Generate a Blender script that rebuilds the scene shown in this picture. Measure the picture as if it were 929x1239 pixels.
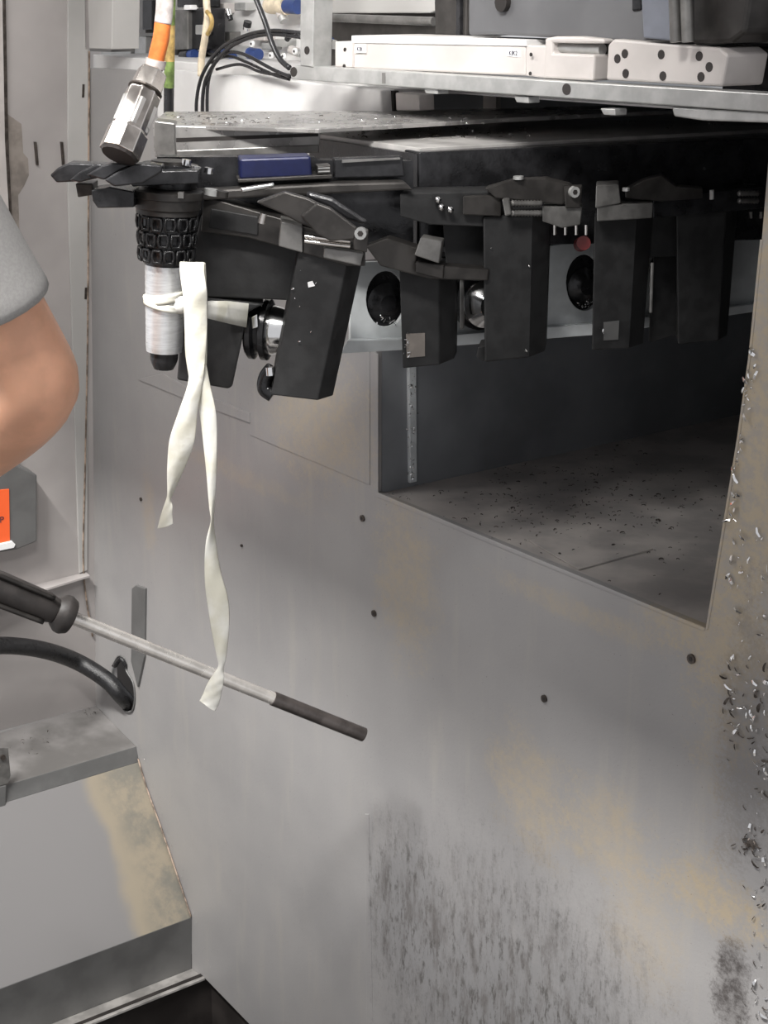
import bpy, bmesh, math, random
from mathutils import Vector, Matrix
random.seed(7)
S = bpy.context.scene
COL = S.collection
for o in list(bpy.data.objects): bpy.data.objects.remove(o)

# ---------------------------------------------------------------- camera
IW, IH, F, HY = 929, 1239, 1940.0, -14.0
CXP, CYP = IW/2, IH/2
TH = math.atan((CYP-HY)/F)
CAM = Vector((0, 0, 2.45))
RT = Vector((1, 0, 0)); FW = Vector((0, math.cos(TH), -math.sin(TH))); UP = Vector((0, math.sin(TH), math.cos(TH)))
cd = bpy.data.cameras.new('camera'); cam = bpy.data.objects.new('camera', cd); COL.objects.link(cam)
cd.sensor_fit = 'VERTICAL'; cd.sensor_height = 36.0; cd.lens = F/IH*36.0; cd.clip_start = .05
cam.location = CAM; cam.rotation_euler = (math.pi/2-TH, 0, 0)
S.camera = cam

# ---------------------------------------------------------------- world, lights, exposure
w = bpy.data.worlds.new('world'); S.world = w; w.use_nodes = True
bg = w.node_tree.nodes['Background']; bg.inputs[0].default_value = (0.97, 0.97, 1.0, 1); bg.inputs[1].default_value = 0.58
def area(name, loc, target, size, size_y, power, color=(1, 1, 1)):
    l = bpy.data.lights.new(name, 'AREA'); l.shape = 'RECTANGLE'; l.size = size; l.size_y = size_y; l.energy = power; l.color = color
    o = bpy.data.objects.new(name, l); COL.objects.link(o); o.location = loc
    o.rotation_euler = (Vector(target)-Vector(loc)).to_track_quat('-Z', 'Y').to_euler()
    return o
def align_area(o, xdir):                 # turn a lamp so that its long side follows xdir
    z = o.rotation_euler.to_matrix().col[2]; x = (xdir-z*xdir.dot(z)).normalized()
    o.rotation_euler = Matrix((x, z.cross(x), z)).transposed().to_euler()
fill_ = area('machine_or_fill_lamp', (-0.25, 1.35, 2.98), (-0.05, 2.55, 2.3), 0.5, 0.12, 4.2, (1, .98, .95)); fill_.data.spread = math.radians(70)  # unseen fill, added to brighten the magazine plates
rl_ = area('roof_light', (-1.7, 0.5, 5.4), (-.1, 2.7, 1.2), 2.2, 0.22, 440, (1, .98, .95))
align_area(rl_, Vector((.592, -.806, 0)))
area('machine_or_fill_lamp', (-0.75, 2.25, 3.0), (-0.45, 2.8, 2.1), 0.7, 0.2, 8, (1, .98, .95))
S.view_settings.view_transform = 'Standard'; S.view_settings.look = 'None'
S.view_settings.gamma = 1; S.view_settings.use_curve_mapping = False
S.view_settings.exposure = 0.2

# ---------------------------------------------------------------- geometry of the photograph
def ray(px, py): return (FW + RT*((px-CXP)/F) - UP*((py-CYP)/F))
def at(px, py, Y):                      # point of a pixel at horizontal depth Y
    r = ray(px, py); return CAM + r*(Y/r.y)
def az(a): a = math.radians(a); return Vector((math.sin(a), math.cos(a), 0))
class Plane:
    def __init__(s, p, d1, d2):
        s.p = p.copy(); s.a = d1.normalized(); s.n = d1.cross(d2).normalized()
        if s.n.dot(CAM-p) < 0: s.n.negate()
        s.e = -s.n
    def off(s, k):
        q = Plane.__new__(Plane); q.p = s.p+s.n*k; q.a = s.a; q.n = s.n; q.e = s.e; return q
    def at(s, px, py):
        r = ray(px, py); return CAM + r*((s.p-CAM).dot(s.n)/r.dot(s.n))
Z = Vector((0, 0, 1))
U = -az(-36.3)            # along the front wall, towards the right and the camera
V = az(53.7)              # square to it, going away to the right
PW = Plane(at(455, 600, 2.60), U, Z)
PC = Plane(at(515, 440, 2.15), az(67), Z)        # row of grippers
PG = Plane(at(375, 400, 2.06), az(-80), Z+Vector((.12, 0, 0)))   # the turned gripper
PC.e = az(8); PG.e = az(-4)
PD = Plane(at(205, 330, 2.02), az(90), Z)
cornerA, cornerB = PW.at(108, 85), PW.at(116, 854)
PL = Plane(cornerB, V, cornerA-cornerB)          # left wall
PF = Plane(PW.at(455, 597), U, V)                # tunnel floor
PT = Plane(PW.at(455, 597), V, Z)                # tunnel side

# ---------------------------------------------------------------- materials
def new_mat(name):
    m = bpy.data.materials.new(name); m.use_nodes = True
    return m, m.node_tree.nodes, m.node_tree.links, m.node_tree.nodes['Principled BSDF']
def math_node(N, L, op, a, b=None, clamp=False):
    n = N.new('ShaderNodeMath'); n.operation = op; n.use_clamp = clamp
    for i, v in enumerate((a, b)):
        if v is None: continue
        if isinstance(v, (int, float)): n.inputs[i].default_value = v
        else: L.new(v, n.inputs[i])
    return n.outputs[0]
def noise(N, L, vec, scale, detail=4, rough=.55):
    n = N.new('ShaderNodeTexNoise'); n.inputs['Scale'].default_value = scale
    n.inputs['Detail'].default_value = detail; n.inputs['Roughness'].default_value = rough
    if vec is not None: L.new(vec, n.inputs['Vector'])
    return n.outputs[0]
def mix(N, L, fac, a, b):
    n = N.new('ShaderNodeMix'); n.data_type = 'RGBA'
    if isinstance(fac, (int, float)): n.inputs[0].default_value = fac
    else: L.new(fac, n.inputs[0])
    for k, v in ((6, a), (7, b)):
        if isinstance(v, tuple): n.inputs[k].default_value = (*v[:3], 1)
        else: L.new(v, n.inputs[k])
    return n.outputs[2]
def ramp(N, L, v, lo, hi):
    n = N.new('ShaderNodeMapRange'); n.inputs[1].default_value = lo; n.inputs[2].default_value = hi
    n.interpolation_type = 'SMOOTHSTEP'; L.new(v, n.inputs[0]); return n.outputs[0]
def mat(name, c, rough=.5, metal=0., var=.12, scale=25, bump=0., c2=None, spec=None, aniso=None, coat=0):
    m, N, L, b = new_mat(name)
    tc = N.new('ShaderNodeTexCoord').outputs['Object']
    v = tc
    if aniso:
        mp = N.new('ShaderNodeMapping'); mp.inputs['Scale'].default_value = aniso; L.new(tc, mp.inputs['Vector']); v = mp.outputs[0]
    nz = noise(N, L, v, scale)
    d = c2 if c2 else tuple(x*(1-var*2) for x in c); e = c if c2 else tuple(min(1, x*(1+var)) for x in c)
    L.new(mix(N, L, ramp(N, L, nz, .35, .65), d, e), b.inputs['Base Color'])
    b.inputs['Roughness'].default_value = rough; b.inputs['Metallic'].default_value = metal
    L.new(math_node(N, L, 'ADD', math_node(N, L, 'MULTIPLY', nz, .25), rough-.12, True), b.inputs['Roughness'])
    if spec is not None: b.inputs['Specular IOR Level'].default_value = spec
    if coat: b.inputs['Coat Weight'].default_value = coat
    if bump:
        bn = N.new('ShaderNodeBump'); bn.inputs['Strength'].default_value = bump; bn.inputs['Distance'].default_value = .002
        L.new(noise(N, L, v, scale*6), bn.inputs['Height']); L.new(bn.outputs[0], b.inputs['Normal'])
    return m
def wall_mat():
    m, N, L, b = new_mat('worn_grey_wall_paint')
    tc = N.new('ShaderNodeTexCoord').outputs['Object']
    def dot(vec):
        n = N.new('ShaderNodeVectorMath'); n.operation = 'DOT_PRODUCT'; L.new(tc, n.inputs[0]); n.inputs[1].default_value = vec; return n.outputs['Value']
    s, z = dot(U), dot(Z)
    cmb = N.new('ShaderNodeCombineXYZ'); L.new(s, cmb.inputs[0]); L.new(z, cmb.inputs[1])
    sz = cmb.outputs[0]
    warp = noise(N, L, sz, 17, 8, .72)
    fine = noise(N, L, sz, 160, 4, .7)
    big = noise(N, L, sz, 3, 3)
    cc = mix(N, L, ramp(N, L, big, .3, .7), (.295, .288, .288), (.345, .335, .33))
    mps = N.new('ShaderNodeMapping'); mps.inputs['Scale'].default_value = (1, .12, 1); L.new(sz, mps.inputs['Vector'])
    cc = mix(N, L, math_node(N, L, 'MULTIPLY', ramp(N, L, noise(N, L, mps.outputs[0], 22, 5, .6), .52, .75), .35), cc, (.40, .375, .34))
    def blob(px, py, rs, rz, soft, shear=0., amp=1.1):
        c = PW.at(px, py); s0, z0 = c.dot(U), c.z
        ds = math_node(N, L, 'SUBTRACT', s, s0); dz = math_node(N, L, 'SUBTRACT', z, z0)
        dz = math_node(N, L, 'ADD', dz, math_node(N, L, 'MULTIPLY', ds, shear))
        q = math_node(N, L, 'SQRT', math_node(N, L, 'ADD', math_node(N, L, 'POWER', math_node(N, L, 'ABSOLUTE', math_node(N, L, 'DIVIDE', ds, rs)), 2), math_node(N, L, 'POWER', math_node(N, L, 'ABSOLUTE', math_node(N, L, 'DIVIDE', dz, rz)), 2)))
        q = math_node(N, L, 'ADD', q, math_node(N, L, 'MULTIPLY', math_node(N, L, 'SUBTRACT', warp, .5), amp*2))
        q = math_node(N, L, 'ADD', q, math_node(N, L, 'MULTIPLY', math_node(N, L, 'SUBTRACT', fine, .5), amp*1.5))
        inv = N.new('ShaderNodeMapRange'); inv.interpolation_type = 'SMOOTHSTEP'
        inv.inputs[1].default_value = 1-soft; inv.inputs[2].default_value = 1+soft*.5; inv.inputs[3].default_value = 1; inv.inputs[4].default_value = 0
        L.new(q, inv.inputs[0]); return inv.outputs[0]
    tan = (.42, .355, .265)
    mid = ramp(N, L, noise(N, L, sz, 45, 8, .75), .40, .60)
    for px, py, rs, rz, sh, a in ((490, 700, .085, .15, 0, .5), (385, 510, .17, .12, 0, .5), (905, 560, .10, .42, 0, .75), (860, 770, .12, .05, 0, .6), (640, 960, .10, .10, .2, .5),
                                  (735, 1010, .10, .08, 0, .5), (860, 1085, .10, .05, 0, .75), (700, 740, .2, .02, 0, .4), (180, 620, .03, .10, 0, .3), (780, 1130, .08, .10, 0, .35), (290, 575, .25, .02, 0, .25)):
        cc = mix(N, L, math_node(N, L, 'MULTIPLY', math_node(N, L, 'MULTIPLY', blob(px, py, rs, rz, .6, sh), a*1.45), math_node(N, L, 'ADD', math_node(N, L, 'MULTIPLY', mid, .6), .4)), cc, tan)
    # grime right of the lower seam: upright streaks
    mp = N.new('ShaderNodeMapping'); mp.inputs['Scale'].default_value = (1, .28, 1); L.new(sz, mp.inputs['Vector'])
    st = noise(N, L, mp.outputs[0], 70, 8, .8)
    st2 = noise(N, L, mp.outputs[0], 34, 5, .7)
    c0 = PW.at(443, 1100); s0 = c0.dot(U)
    right = N.new('ShaderNodeMapRange'); right.inputs[1].default_value = s0; right.inputs[2].default_value = s0+.012; L.new(s, right.inputs[0])
    area_ = math_node(N, L, 'MAXIMUM', blob(640, 1290, .38, .36, .7, 0, .5), blob(500, 1120, .16, .20, .7, 0, .5))
    gm = math_node(N, L, 'MULTIPLY', right.outputs[0], area_)
    cc = mix(N, L, math_node(N, L, 'MULTIPLY', gm, .75), cc, (.235, .235, .24))
    cc = mix(N, L, math_node(N, L, 'MULTIPLY', gm, ramp(N, L, st, .49, .62)), cc, (.10, .095, .09))
    cc = mix(N, L, math_node(N, L, 'MULTIPLY', gm, math_node(N, L, 'MULTIPLY', ramp(N, L, st2, .45, .68), .8)), cc, (.14, .13, .125))
    cc = mix(N, L, math_node(N, L, 'MULTIPLY', math_node(N, L, 'MULTIPLY', blob(885, 1195, .035, .075, .5, 0, .9), math_node(N, L, 'ADD', math_node(N, L, 'MULTIPLY', mid, .6), .4)), .9), cc, (.06, .052, .05))
    cc = mix(N, L, math_node(N, L, 'MULTIPLY', blob(905, 890, .05, .20, .6, 0, 1.2), .45), cc, (.16, .15, .145))
    # small dark specks everywhere
    cc = mix(N, L, math_node(N, L, 'MULTIPLY', ramp(N, L, noise(N, L, sz, 210, 2), .70, .76), .5), cc, (.08, .07, .07))
    L.new(cc, b.inputs['Base Color'])
    L.new(math_node(N, L, 'ADD', math_node(N, L, 'MULTIPLY', warp, .3), .28), b.inputs['Roughness'])
    b.inputs['Metallic'].default_value = .15
    bn = N.new('ShaderNodeBump'); bn.inputs['Strength'].default_value = .15; bn.inputs['Distance'].default_value = .002
    L.new(fine, bn.inputs['Height']); L.new(bn.outputs[0], b.inputs['Normal'])
    return m
M = {}
M['wall'] = wall_mat()
M['side'] = mat('grey_side_wall_paint', (.40, .375, .365), .45, .1, .07, 3)
M['strip'] = mat('pale_grey_cover_and_lit_strip', (.44, .43, .415), .45, .1, .05, 4)
M['chute'] = mat('stained_chute_paint', (.36, .355, .35), .5, .15, 0, 3, .1, c2=(.34, .32, .27))
def chute_mat():
    m, N, L, b = new_mat('stained_chute_paint')
    tc = N.new('ShaderNodeTexCoord').outputs['Object']
    n = N.new('ShaderNodeVectorMath'); n.operation = 'DOT_PRODUCT'; L.new(tc, n.inputs[0]); n.inputs[1].default_value = V
    nz = noise(N, L, tc, 12, 8, .7); big = noise(N, L, tc, 5, 4)
    v = math_node(N, L, 'ADD', n.outputs['Value'], math_node(N, L, 'MULTIPLY', math_node(N, L, 'SUBTRACT', big, .5), .10))
    edge = ramp(N, L, v, -.155, -.115); core = ramp(N, L, v, -.13, -.05)
    cc = mix(N, L, edge, (.18, .175, .175), (.26, .225, .17))
    cc = mix(N, L, math_node(N, L, 'MULTIPLY', core, ramp(N, L, nz, .35, .6)), cc, (.16, .152, .13))
    L.new(cc, b.inputs['Base Color']); b.inputs['Roughness'].default_value = .5; b.inputs['Metallic'].default_value = .1
    return m
M['chute'] = chute_mat()
M['shelf'] = mat('oily_shelf_paint', (.25, .24, .235), .42, .2, 0, 7, .1, c2=(.13, .125, .12))
M['flange'] = mat('dark_grey_flange_paint', (.14, .14, .138), .45, .2, .08, 12)
M['lip'] = mat('worn_lip_metal', (.50, .48, .46), .35, .5, .15, 20)
M['white'] = mat('white_machine_paint', (.70, .69, .68), .5, 0, .05, 9)
M['offwhite'] = mat('off_white_cast_paint', (.52, .485, .465), .45, 0, .06, 9)
M['alu'] = mat('anodised_aluminium', (.46, .46, .45), .4, .5, .08, 30)
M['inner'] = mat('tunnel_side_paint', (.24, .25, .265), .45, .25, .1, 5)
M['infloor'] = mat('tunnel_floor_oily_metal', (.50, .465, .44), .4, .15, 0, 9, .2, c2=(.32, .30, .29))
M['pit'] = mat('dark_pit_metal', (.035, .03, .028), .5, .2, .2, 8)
M['black'] = mat('black_gripper_plastic', (.024, .024, .0245), .55, 0, .12, 40, .1, spec=.35)
M['brown'] = mat('dark_burnished_steel', (.055, .051, .048), .42, .5, .15, 30)
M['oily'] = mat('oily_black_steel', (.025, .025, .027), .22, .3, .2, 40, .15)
M['plate'] = mat('oily_grey_plate_steel', (.38, .37, .36), .28, .4, .15, 18)
M['jaw'] = mat('grey_jaw_steel', (.20, .195, .187), .36, .5, .12, 40)
M['guide'] = mat('pale_guide_plate_steel', (.66, .69, .70), .4, .15, .08, 14)
M['chrome'] = mat('polished_steel', (.85, .85, .85), .12, 1, .03, 30)
M['nickel'] = mat('warm_nickel_plating', (.80, .76, .72), .22, 1, .08, 40)
M['silver'] = mat('turned_silver_sleeve', (.86, .87, .88), .32, .8, .05, 60, .2, aniso=(1, 1, 8))
M['orange'] = mat('orange_cable_jacket', (.75, .20, .045), .5, 0, .12, 60)
M['cgrey'] = mat('grimy_white_cable_sleeve', (.52, .47, .45), .6, 0, .15, 60)
M['green'] = mat('green_cable_jacket', (.17, .25, .07), .5, 0, .25, 60)
M['yellow'] = mat('yellow_cable_jacket', (.50, .34, .12), .5, 0, .2, 60)
M['cream'] = mat('cream_cable_jacket', (.70, .60, .45), .5, 0, .1, 60)
M['hose'] = mat('oily_black_hose_rubber', (.012, .012, .013), .3, 0, .2, 90, .5)
M['tube'] = mat('black_pneumatic_tube', (.02, .02, .022), .25, 0, .1, 30)
M['blue'] = mat('blue_fitting_plastic', (.03, .06, .20), .35, 0, .1, 30)
M['navy'] = mat('navy_motor_paint', (.008, .012, .06), .35, .1, .15, 30)
M['red'] = mat('dark_red_plastic', (.16, .012, .012), .35)
M['cloth'] = mat('off_white_cotton_tape', (.70, .69, .64), .85, 0, 0, 25, .2, c2=(.60, .58, .49))
M['skin'] = mat('tanned_skin', (.80, .43, .28), .5, 0, .06, 18, .12); 
M['skin'].node_tree.nodes['Principled BSDF'].inputs['Subsurface Weight'].default_value = .12
M['skin'].node_tree.nodes['Principled BSDF'].inputs['Subsurface Radius'].default_value = (.02, .008, .004)
M['shirt'] = mat('grey_jersey_shirt', (.37, .36, .35), .9, 0, .04, 300, .4)
M['hair'] = mat('dark_hair', (.03, .022, .018), .7)
M['trouser'] = mat('dark_work_trousers', (.04, .045, .06), .9)
M['rod'] = mat('polished_rod_steel', (.80, .77, .73), .25, .6, .08, 30)
M['roddark'] = mat('darkened_rod_steel', (.13, .115, .11), .35, .7, .15, 30)
M['grip'] = mat('dark_rubber_grip', (.045, .04, .038), .5, 0, .15, 40)
M['rust'] = mat('rusty_weld_seam', (.30, .23, .18), .7, .1, .3, 50, .4)
M['bolt'] = mat('dark_bolt_steel', (.10, .085, .075), .35, .7, .2, 60)
M['sign'] = mat('orange_sign_vinyl', (.90, .13, .03), .5, 0, .03, 5)
M['ink'] = mat('black_print_ink', (.03, .025, .05), .5)
M['paper'] = mat('white_sticker_paper', (.86, .86, .86), .5, 0, .02, 5)
M['concrete'] = mat('workshop_floor_concrete', (.22, .21, .20), .6, 0, .15, 3)
M['grease'] = mat('brown_oil_varnish', (.26, .23, .205), .4, .1, .15, 20)

# ---------------------------------------------------------------- object helpers
def thing(name, label, cat, loc, group=None):
    o = bpy.data.objects.new(name, None); COL.objects.link(o); o.location = loc; o.empty_display_size = .05
    o['label'] = label; o['category'] = cat
    if group: o['group'] = group
    o['org'] = list(loc)
    return o
def org(o): return Vector(o['org']) if o is not None and 'org' in o else Vector()
def link(name, bm, m, parent=None, smooth=False, bevel=0, sub=0, label=None, kind=None, loc=None, mods=()):
    base = org(parent) if parent is not None else (Vector(loc) if loc is not None else Vector())
    bmesh.ops.recalc_face_normals(bm, faces=bm.faces[:])
    if base.length > 0: bmesh.ops.translate(bm, verts=bm.verts[:], vec=-base)
    me = bpy.data.meshes.new(name); bm.to_mesh(me); bm.free()
    me.materials.append(m)
    o = bpy.data.objects.new(name, me); COL.objects.link(o)
    if parent is not None: o.parent = parent
    elif loc is not None: o.location = loc
    o['org'] = list(base)
    if smooth is True:
        for p in me.polygons: p.use_smooth = True
    elif smooth:                                    # angle in degrees
        me.shade_smooth() if hasattr(me, 'shade_smooth') else None
        me.set_sharp_from_angle(angle=math.radians(smooth))
    if bevel:
        md = o.modifiers.new('bevel', 'BEVEL'); md.width = bevel; md.segments = 2; md.limit_method = 'ANGLE'; md.angle_limit = math.radians(35)
    if sub:
        md = o.modifiers.new('sub', 'SUBSURF'); md.levels = sub; md.render_levels = sub
    if label: o['label'] = label
    if kind: o['kind'] = kind
    return o
def tag(o, label, cat, group=None, kind=None):
    o['label'] = label; o['category'] = cat
    if group: o['group'] = group
    if kind: o['kind'] = kind
    return o
def solid(bm, front, vec, rings=1):
    a = [bm.verts.new(p) for p in front]; b = [bm.verts.new(p+vec) for p in front]
    n = len(a)
    bm.faces.new(a); bm.faces.new(b[::-1])
    for i in range(n):
        bm.faces.new((a[i], b[i], b[(i+1) % n], a[(i+1) % n]))
def prism(pix, pl, t):                              # outline on a plane, thickness t away from the viewer side
    bm = bmesh.new(); solid(bm, [pl.at(*p) for p in pix], pl.e*t); return bm
def prisms(lst):
    bm = bmesh.new()
    for pix, pl, t in lst: solid(bm, [pl.at(*p) for p in pix], -pl.n*t)
    return bm
def rect(x0, y0, x1, y1): return [(x0, y0), (x1, y0), (x1, y1), (x0, y1)]
def chamfered(TL, TR, BR, BL, pl, t, cut=.25, cd=.03):  # leg whose right edge is chamfered
    bm = bmesh.new()
    f = lambda a, b, k: (a[0]+(b[0]-a[0])*k, a[1]+(b[1]-a[1])*k)
    r0 = [pl.at(*TL), pl.at(*f(TR, TL, cut)), pl.at(*f(BR, BL, cut)), pl.at(*BL)]
    r1 = [pl.at(*TL), pl.at(*TR), pl.at(*BR), pl.at(*BL)]
    R = [[bm.verts.new(p) for p in r0], [bm.verts.new(p+pl.e*cd) for p in r1], [bm.verts.new(p+pl.e*t) for p in r1]]
    bm.faces.new(R[0]); bm.faces.new(R[2][::-1])
    for k in range(2):
        for i in range(4): bm.faces.new((R[k][i], R[k+1][i], R[k+1][(i+1) % 4], R[k][(i+1) % 4]))
    return bm
def holed(outer, holes, pl, t, flip=None):          # plate with real holes
    bm = bmesh.new(); edges = []
    for loop in [outer]+holes:
        vs = [bm.verts.new(pl.at(*p)) for p in loop]
        for i in range(len(vs)): edges.append(bm.edges.new((vs[i], vs[(i+1) % len(vs)])))
    bmesh.ops.triangle_fill(bm, use_beauty=True, use_dissolve=False, edges=edges, normal=pl.n)
    bmesh.ops.dissolve_limit(bm, angle_limit=.01, verts=bm.verts[:], edges=bm.edges[:])
    r = bmesh.ops.extrude_face_region(bm, geom=bm.faces[:])
    bmesh.ops.translate(bm, vec=-pl.n*t, verts=[v for v in r['geom'] if isinstance(v, bmesh.types.BMVert)])
    return bm
def ell(cx, cy, rx, ry, n=20): return [(cx+rx*math.cos(2*math.pi*i/n), cy+ry*math.sin(2*math.pi*i/n)) for i in range(n)]
def smooth_path(pts, k=6):
    out = []; n = len(pts)
    for i in range(n-1):
        p0, p1, p2, p3 = pts[max(i-1, 0)], pts[i], pts[i+1], pts[min(i+2, n-1)]
        for j in range(k):
            t = j/k
            out.append(0.5*((2*p1)+(p2-p0)*t+(2*p0-5*p1+4*p2-p3)*t*t+(3*p1-p0-3*p2+p3)*t**3))
    out.append(pts[-1]); return out
def add_tube(bm, pts, r, seg=12, caps=True):
    rs = r if isinstance(r, (list, tuple)) else [r]*len(pts)
    prev = None; rings = []
    for i, p in enumerate(pts):
        d = (pts[min(i+1, len(pts)-1)]-pts[max(i-1, 0)]).normalized()
        if prev is None:
            x = d.cross(Z); x = x if x.length > .05 else d.cross(Vector((1, 0, 0)))
        else: x = prev-d*prev.dot(d)
        x.normalize(); prev = x; y = d.cross(x)
        rings.append([bm.verts.new(p+(x*math.cos(2*math.pi*k/seg)+y*math.sin(2*math.pi*k/seg))*rs[i]) for k in range(seg)])
    for a, b in zip(rings, rings[1:]):
        for k in range(seg): bm.faces.new((a[k], a[(k+1) % seg], b[(k+1) % seg], b[k]))
    if caps: bm.faces.new(rings[0][::-1]); bm.faces.new(rings[-1])
def tube(pts, r, seg=12, k=6):
    bm = bmesh.new(); n = len(pts); P = smooth_path(pts, k) if k > 1 else pts
    if isinstance(r, (list, tuple)):
        rr = []
        for i in range(n-1):
            for j in range(k if k > 1 else 1): rr.append(r[i]+(r[i+1]-r[i])*j/max(k, 1))
        rr.append(r[-1]); r = rr
    add_tube(bm, P, r, seg); return bm
def cyl(bm, a, b, r, seg=16, r2=None): add_tube(bm, [a, b], [r, r2 if r2 else r], seg)
def C(a, b, r, seg=16, r2=None):
    bm = bmesh.new(); cyl(bm, a, b, r, seg, r2); return bm
def lathe(base, axis, prof, seg=28):                # prof: (distance along the axis, radius)
    bm = bmesh.new(); add_tube(bm, [base+axis*h for h, r in prof], [r for h, r in prof], seg); return bm
def screw(pl, px, py, r, h=.006, socket=True, seg=12):  # socket-head screw standing on a plane
    bm = bmesh.new(); c = pl.at(px, py); n = pl.n
    cyl(bm, c-n*.002, c+n*h, r, seg)
    return bm
def socket(pl, px, py, r, h=.006):
    c = pl.at(px, py); return C(c+pl.n*(h-.001), c+pl.n*(h+.0006), r*.5, 6)

def chip_bm(lst, size):
    bm = bmesh.new()
    for p, n in lst:
        n = n.normalized(); s = random.uniform(*size)*random.choice((.6, .8, 1)); t = Vector((random.uniform(-1, 1), random.uniform(-1, 1), random.uniform(-1, 1)))
        x = (t-n*t.dot(n)).normalized(); y = n.cross(x); wd = s*random.uniform(.12, .4); row = []; arc = random.uniform(.8, 2.4); tw = random.uniform(-.5, .5)
        for k in range(5):
            a = -arc+2*arc*k/4
            c = p+n*(s*.45*math.cos(a)+s*.1)+x*(s*math.sin(a))+y*(s*tw*k/4)
            w_ = wd*(1-.6*abs(k-2)/2)
            row.append((bm.verts.new(c+y*w_), bm.verts.new(c-y*w_+n*s*.2)))
        for a, b in zip(row, row[1:]): bm.faces.new((a[0], a[1], b[1], b[0]))
    return bm

# ---------------------------------------------------------------- SETTING
# front wall: the big sheet with its tunnel opening and hose slot
opening = [(455, 596), (455, 112), (935, 120), (921, 290), (907, 430), (893, 530), (874, 650), (855, 760)]
slot = [(136, 806), (143, 794), (150, 797), (153, 812), (161, 826), (163, 845), (160, 860), (152, 861), (144, 849), (137, 828)]
outline = [(108, 82), (150, 84), (470, 108), (1240, 155), (1240, 2010), (310, 1248), (247, 1183), (232, 1174), (232, 1110), (168, 922), (165, 905), (116, 854), (103, 690), (105, 400)]
wf = link('wall_front', holed(outline, [opening, slot], PW, .012), M['wall'], kind='structure', bevel=.0012)
for x, y, s in ((439, 627, 6), (453, 742, 6), (659, 845, 6), (837, 797, 7), (171, 604, 4), (293, 660, 3), (98, 590, 4)):
    p = PW if x > 110 else PL
    o = link('bolt', screw(p, x, y, s*.0010, .003), M['bolt'], wf, smooth=40)
    link('bolt_socket', socket(p, x, y, s*.0010, .003), M['pit'], o)
# slightly proud panels and the overlapping sheet at the foot
link('panel', prism([(166, 459), (196, 452), (228, 470), (302, 500), (302, 512), (226, 484)], PW.off(.003), .004), M['wall'], wf, bevel=.001)
link('panel', prism([(300, 330), (447, 370), (447, 587), (303, 527)], PW.off(.0015), .003), M['wall'], wf, bevel=.0008)
link('panel', prism([(441, 985), (446, 985), (452, 1310), (444, 1304)], PW.off(.0012), .003), M['wall'], wf, bevel=.001)
link('edge_trim', prism([(452, 428), (457, 428), (457, 596), (853, 760), (851, 764), (452, 600)], PW.off(.0012), .003), M['wall'], wf, bevel=.0008)
link('edge_trim', prism([(853, 762), (856, 762), (894, 531), (908, 430), (922, 290), (919, 290), (905, 430), (891, 530)], PW.off(.0012), .003), M['wall'], wf, bevel=.0008)
link('hinge_plate', prism([(159, 712), (164, 708), (175, 712), (174, 795), (166, 832), (158, 800)], PW.off(.006), .008), M['flange'], wf, bevel=.002)
link('slot_rim', tube([PW.off(.002).at(*p) for p in slot+[slot[0]]], .0022, 6, 3), M['flange'], wf, smooth=True)
link('slot_recess', prism([(120, 770), (190, 780), (190, 900), (120, 880)], PW.off(-.10), .01), M['pit'], wf)
link('slot_recess', tube([PW.off(-.014).at(*p) for p in ell(149, 828, 18, 42, 12)+[(167, 828)]], .006, 6, 2), M['pit'], wf)
# tunnel: side, floor, ceiling, far end
def quad3(pts, vec):
    bm = bmesh.new(); solid(bm, pts, vec); return bm
f0 = PW.at(455, 598)-PW.n*.0125; f1 = PW.at(855, 762)+U*.06-PW.n*.0125
top = PW.at(455, 100).z
L_ = 1.5
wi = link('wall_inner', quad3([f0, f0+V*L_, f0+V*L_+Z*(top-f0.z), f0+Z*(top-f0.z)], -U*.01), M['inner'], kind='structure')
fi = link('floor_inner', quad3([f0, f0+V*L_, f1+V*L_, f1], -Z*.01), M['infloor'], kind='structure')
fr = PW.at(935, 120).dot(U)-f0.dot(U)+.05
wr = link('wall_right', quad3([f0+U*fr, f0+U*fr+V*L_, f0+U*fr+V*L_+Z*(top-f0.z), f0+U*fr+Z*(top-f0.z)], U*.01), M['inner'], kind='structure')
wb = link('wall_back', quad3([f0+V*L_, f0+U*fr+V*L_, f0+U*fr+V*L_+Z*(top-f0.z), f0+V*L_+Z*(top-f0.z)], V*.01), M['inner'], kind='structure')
ci = link('ceiling_or_shade', quad3([f0+Z*(top-f0.z), f0+V*L_+Z*(top-f0.z), f0+U*fr+V*L_+Z*(top-f0.z), f0+U*fr+Z*(top-f0.z)], Z*.01), M['inner'], kind='structure')
link('weld_post', prism([(493, 300), (503, 300), (505, 583), (496, 585)], PT.off(.006), .008), M['guide'], wi, bevel=.002)
link('floor_reflection', quad3([PF.at(640, 655), PF.at(730, 640), PF.at(790, 665), PF.at(700, 690)], Z*.002), M['infloor'], fi)  # raised quad standing in for a light reflection on the tunnel floor
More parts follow.
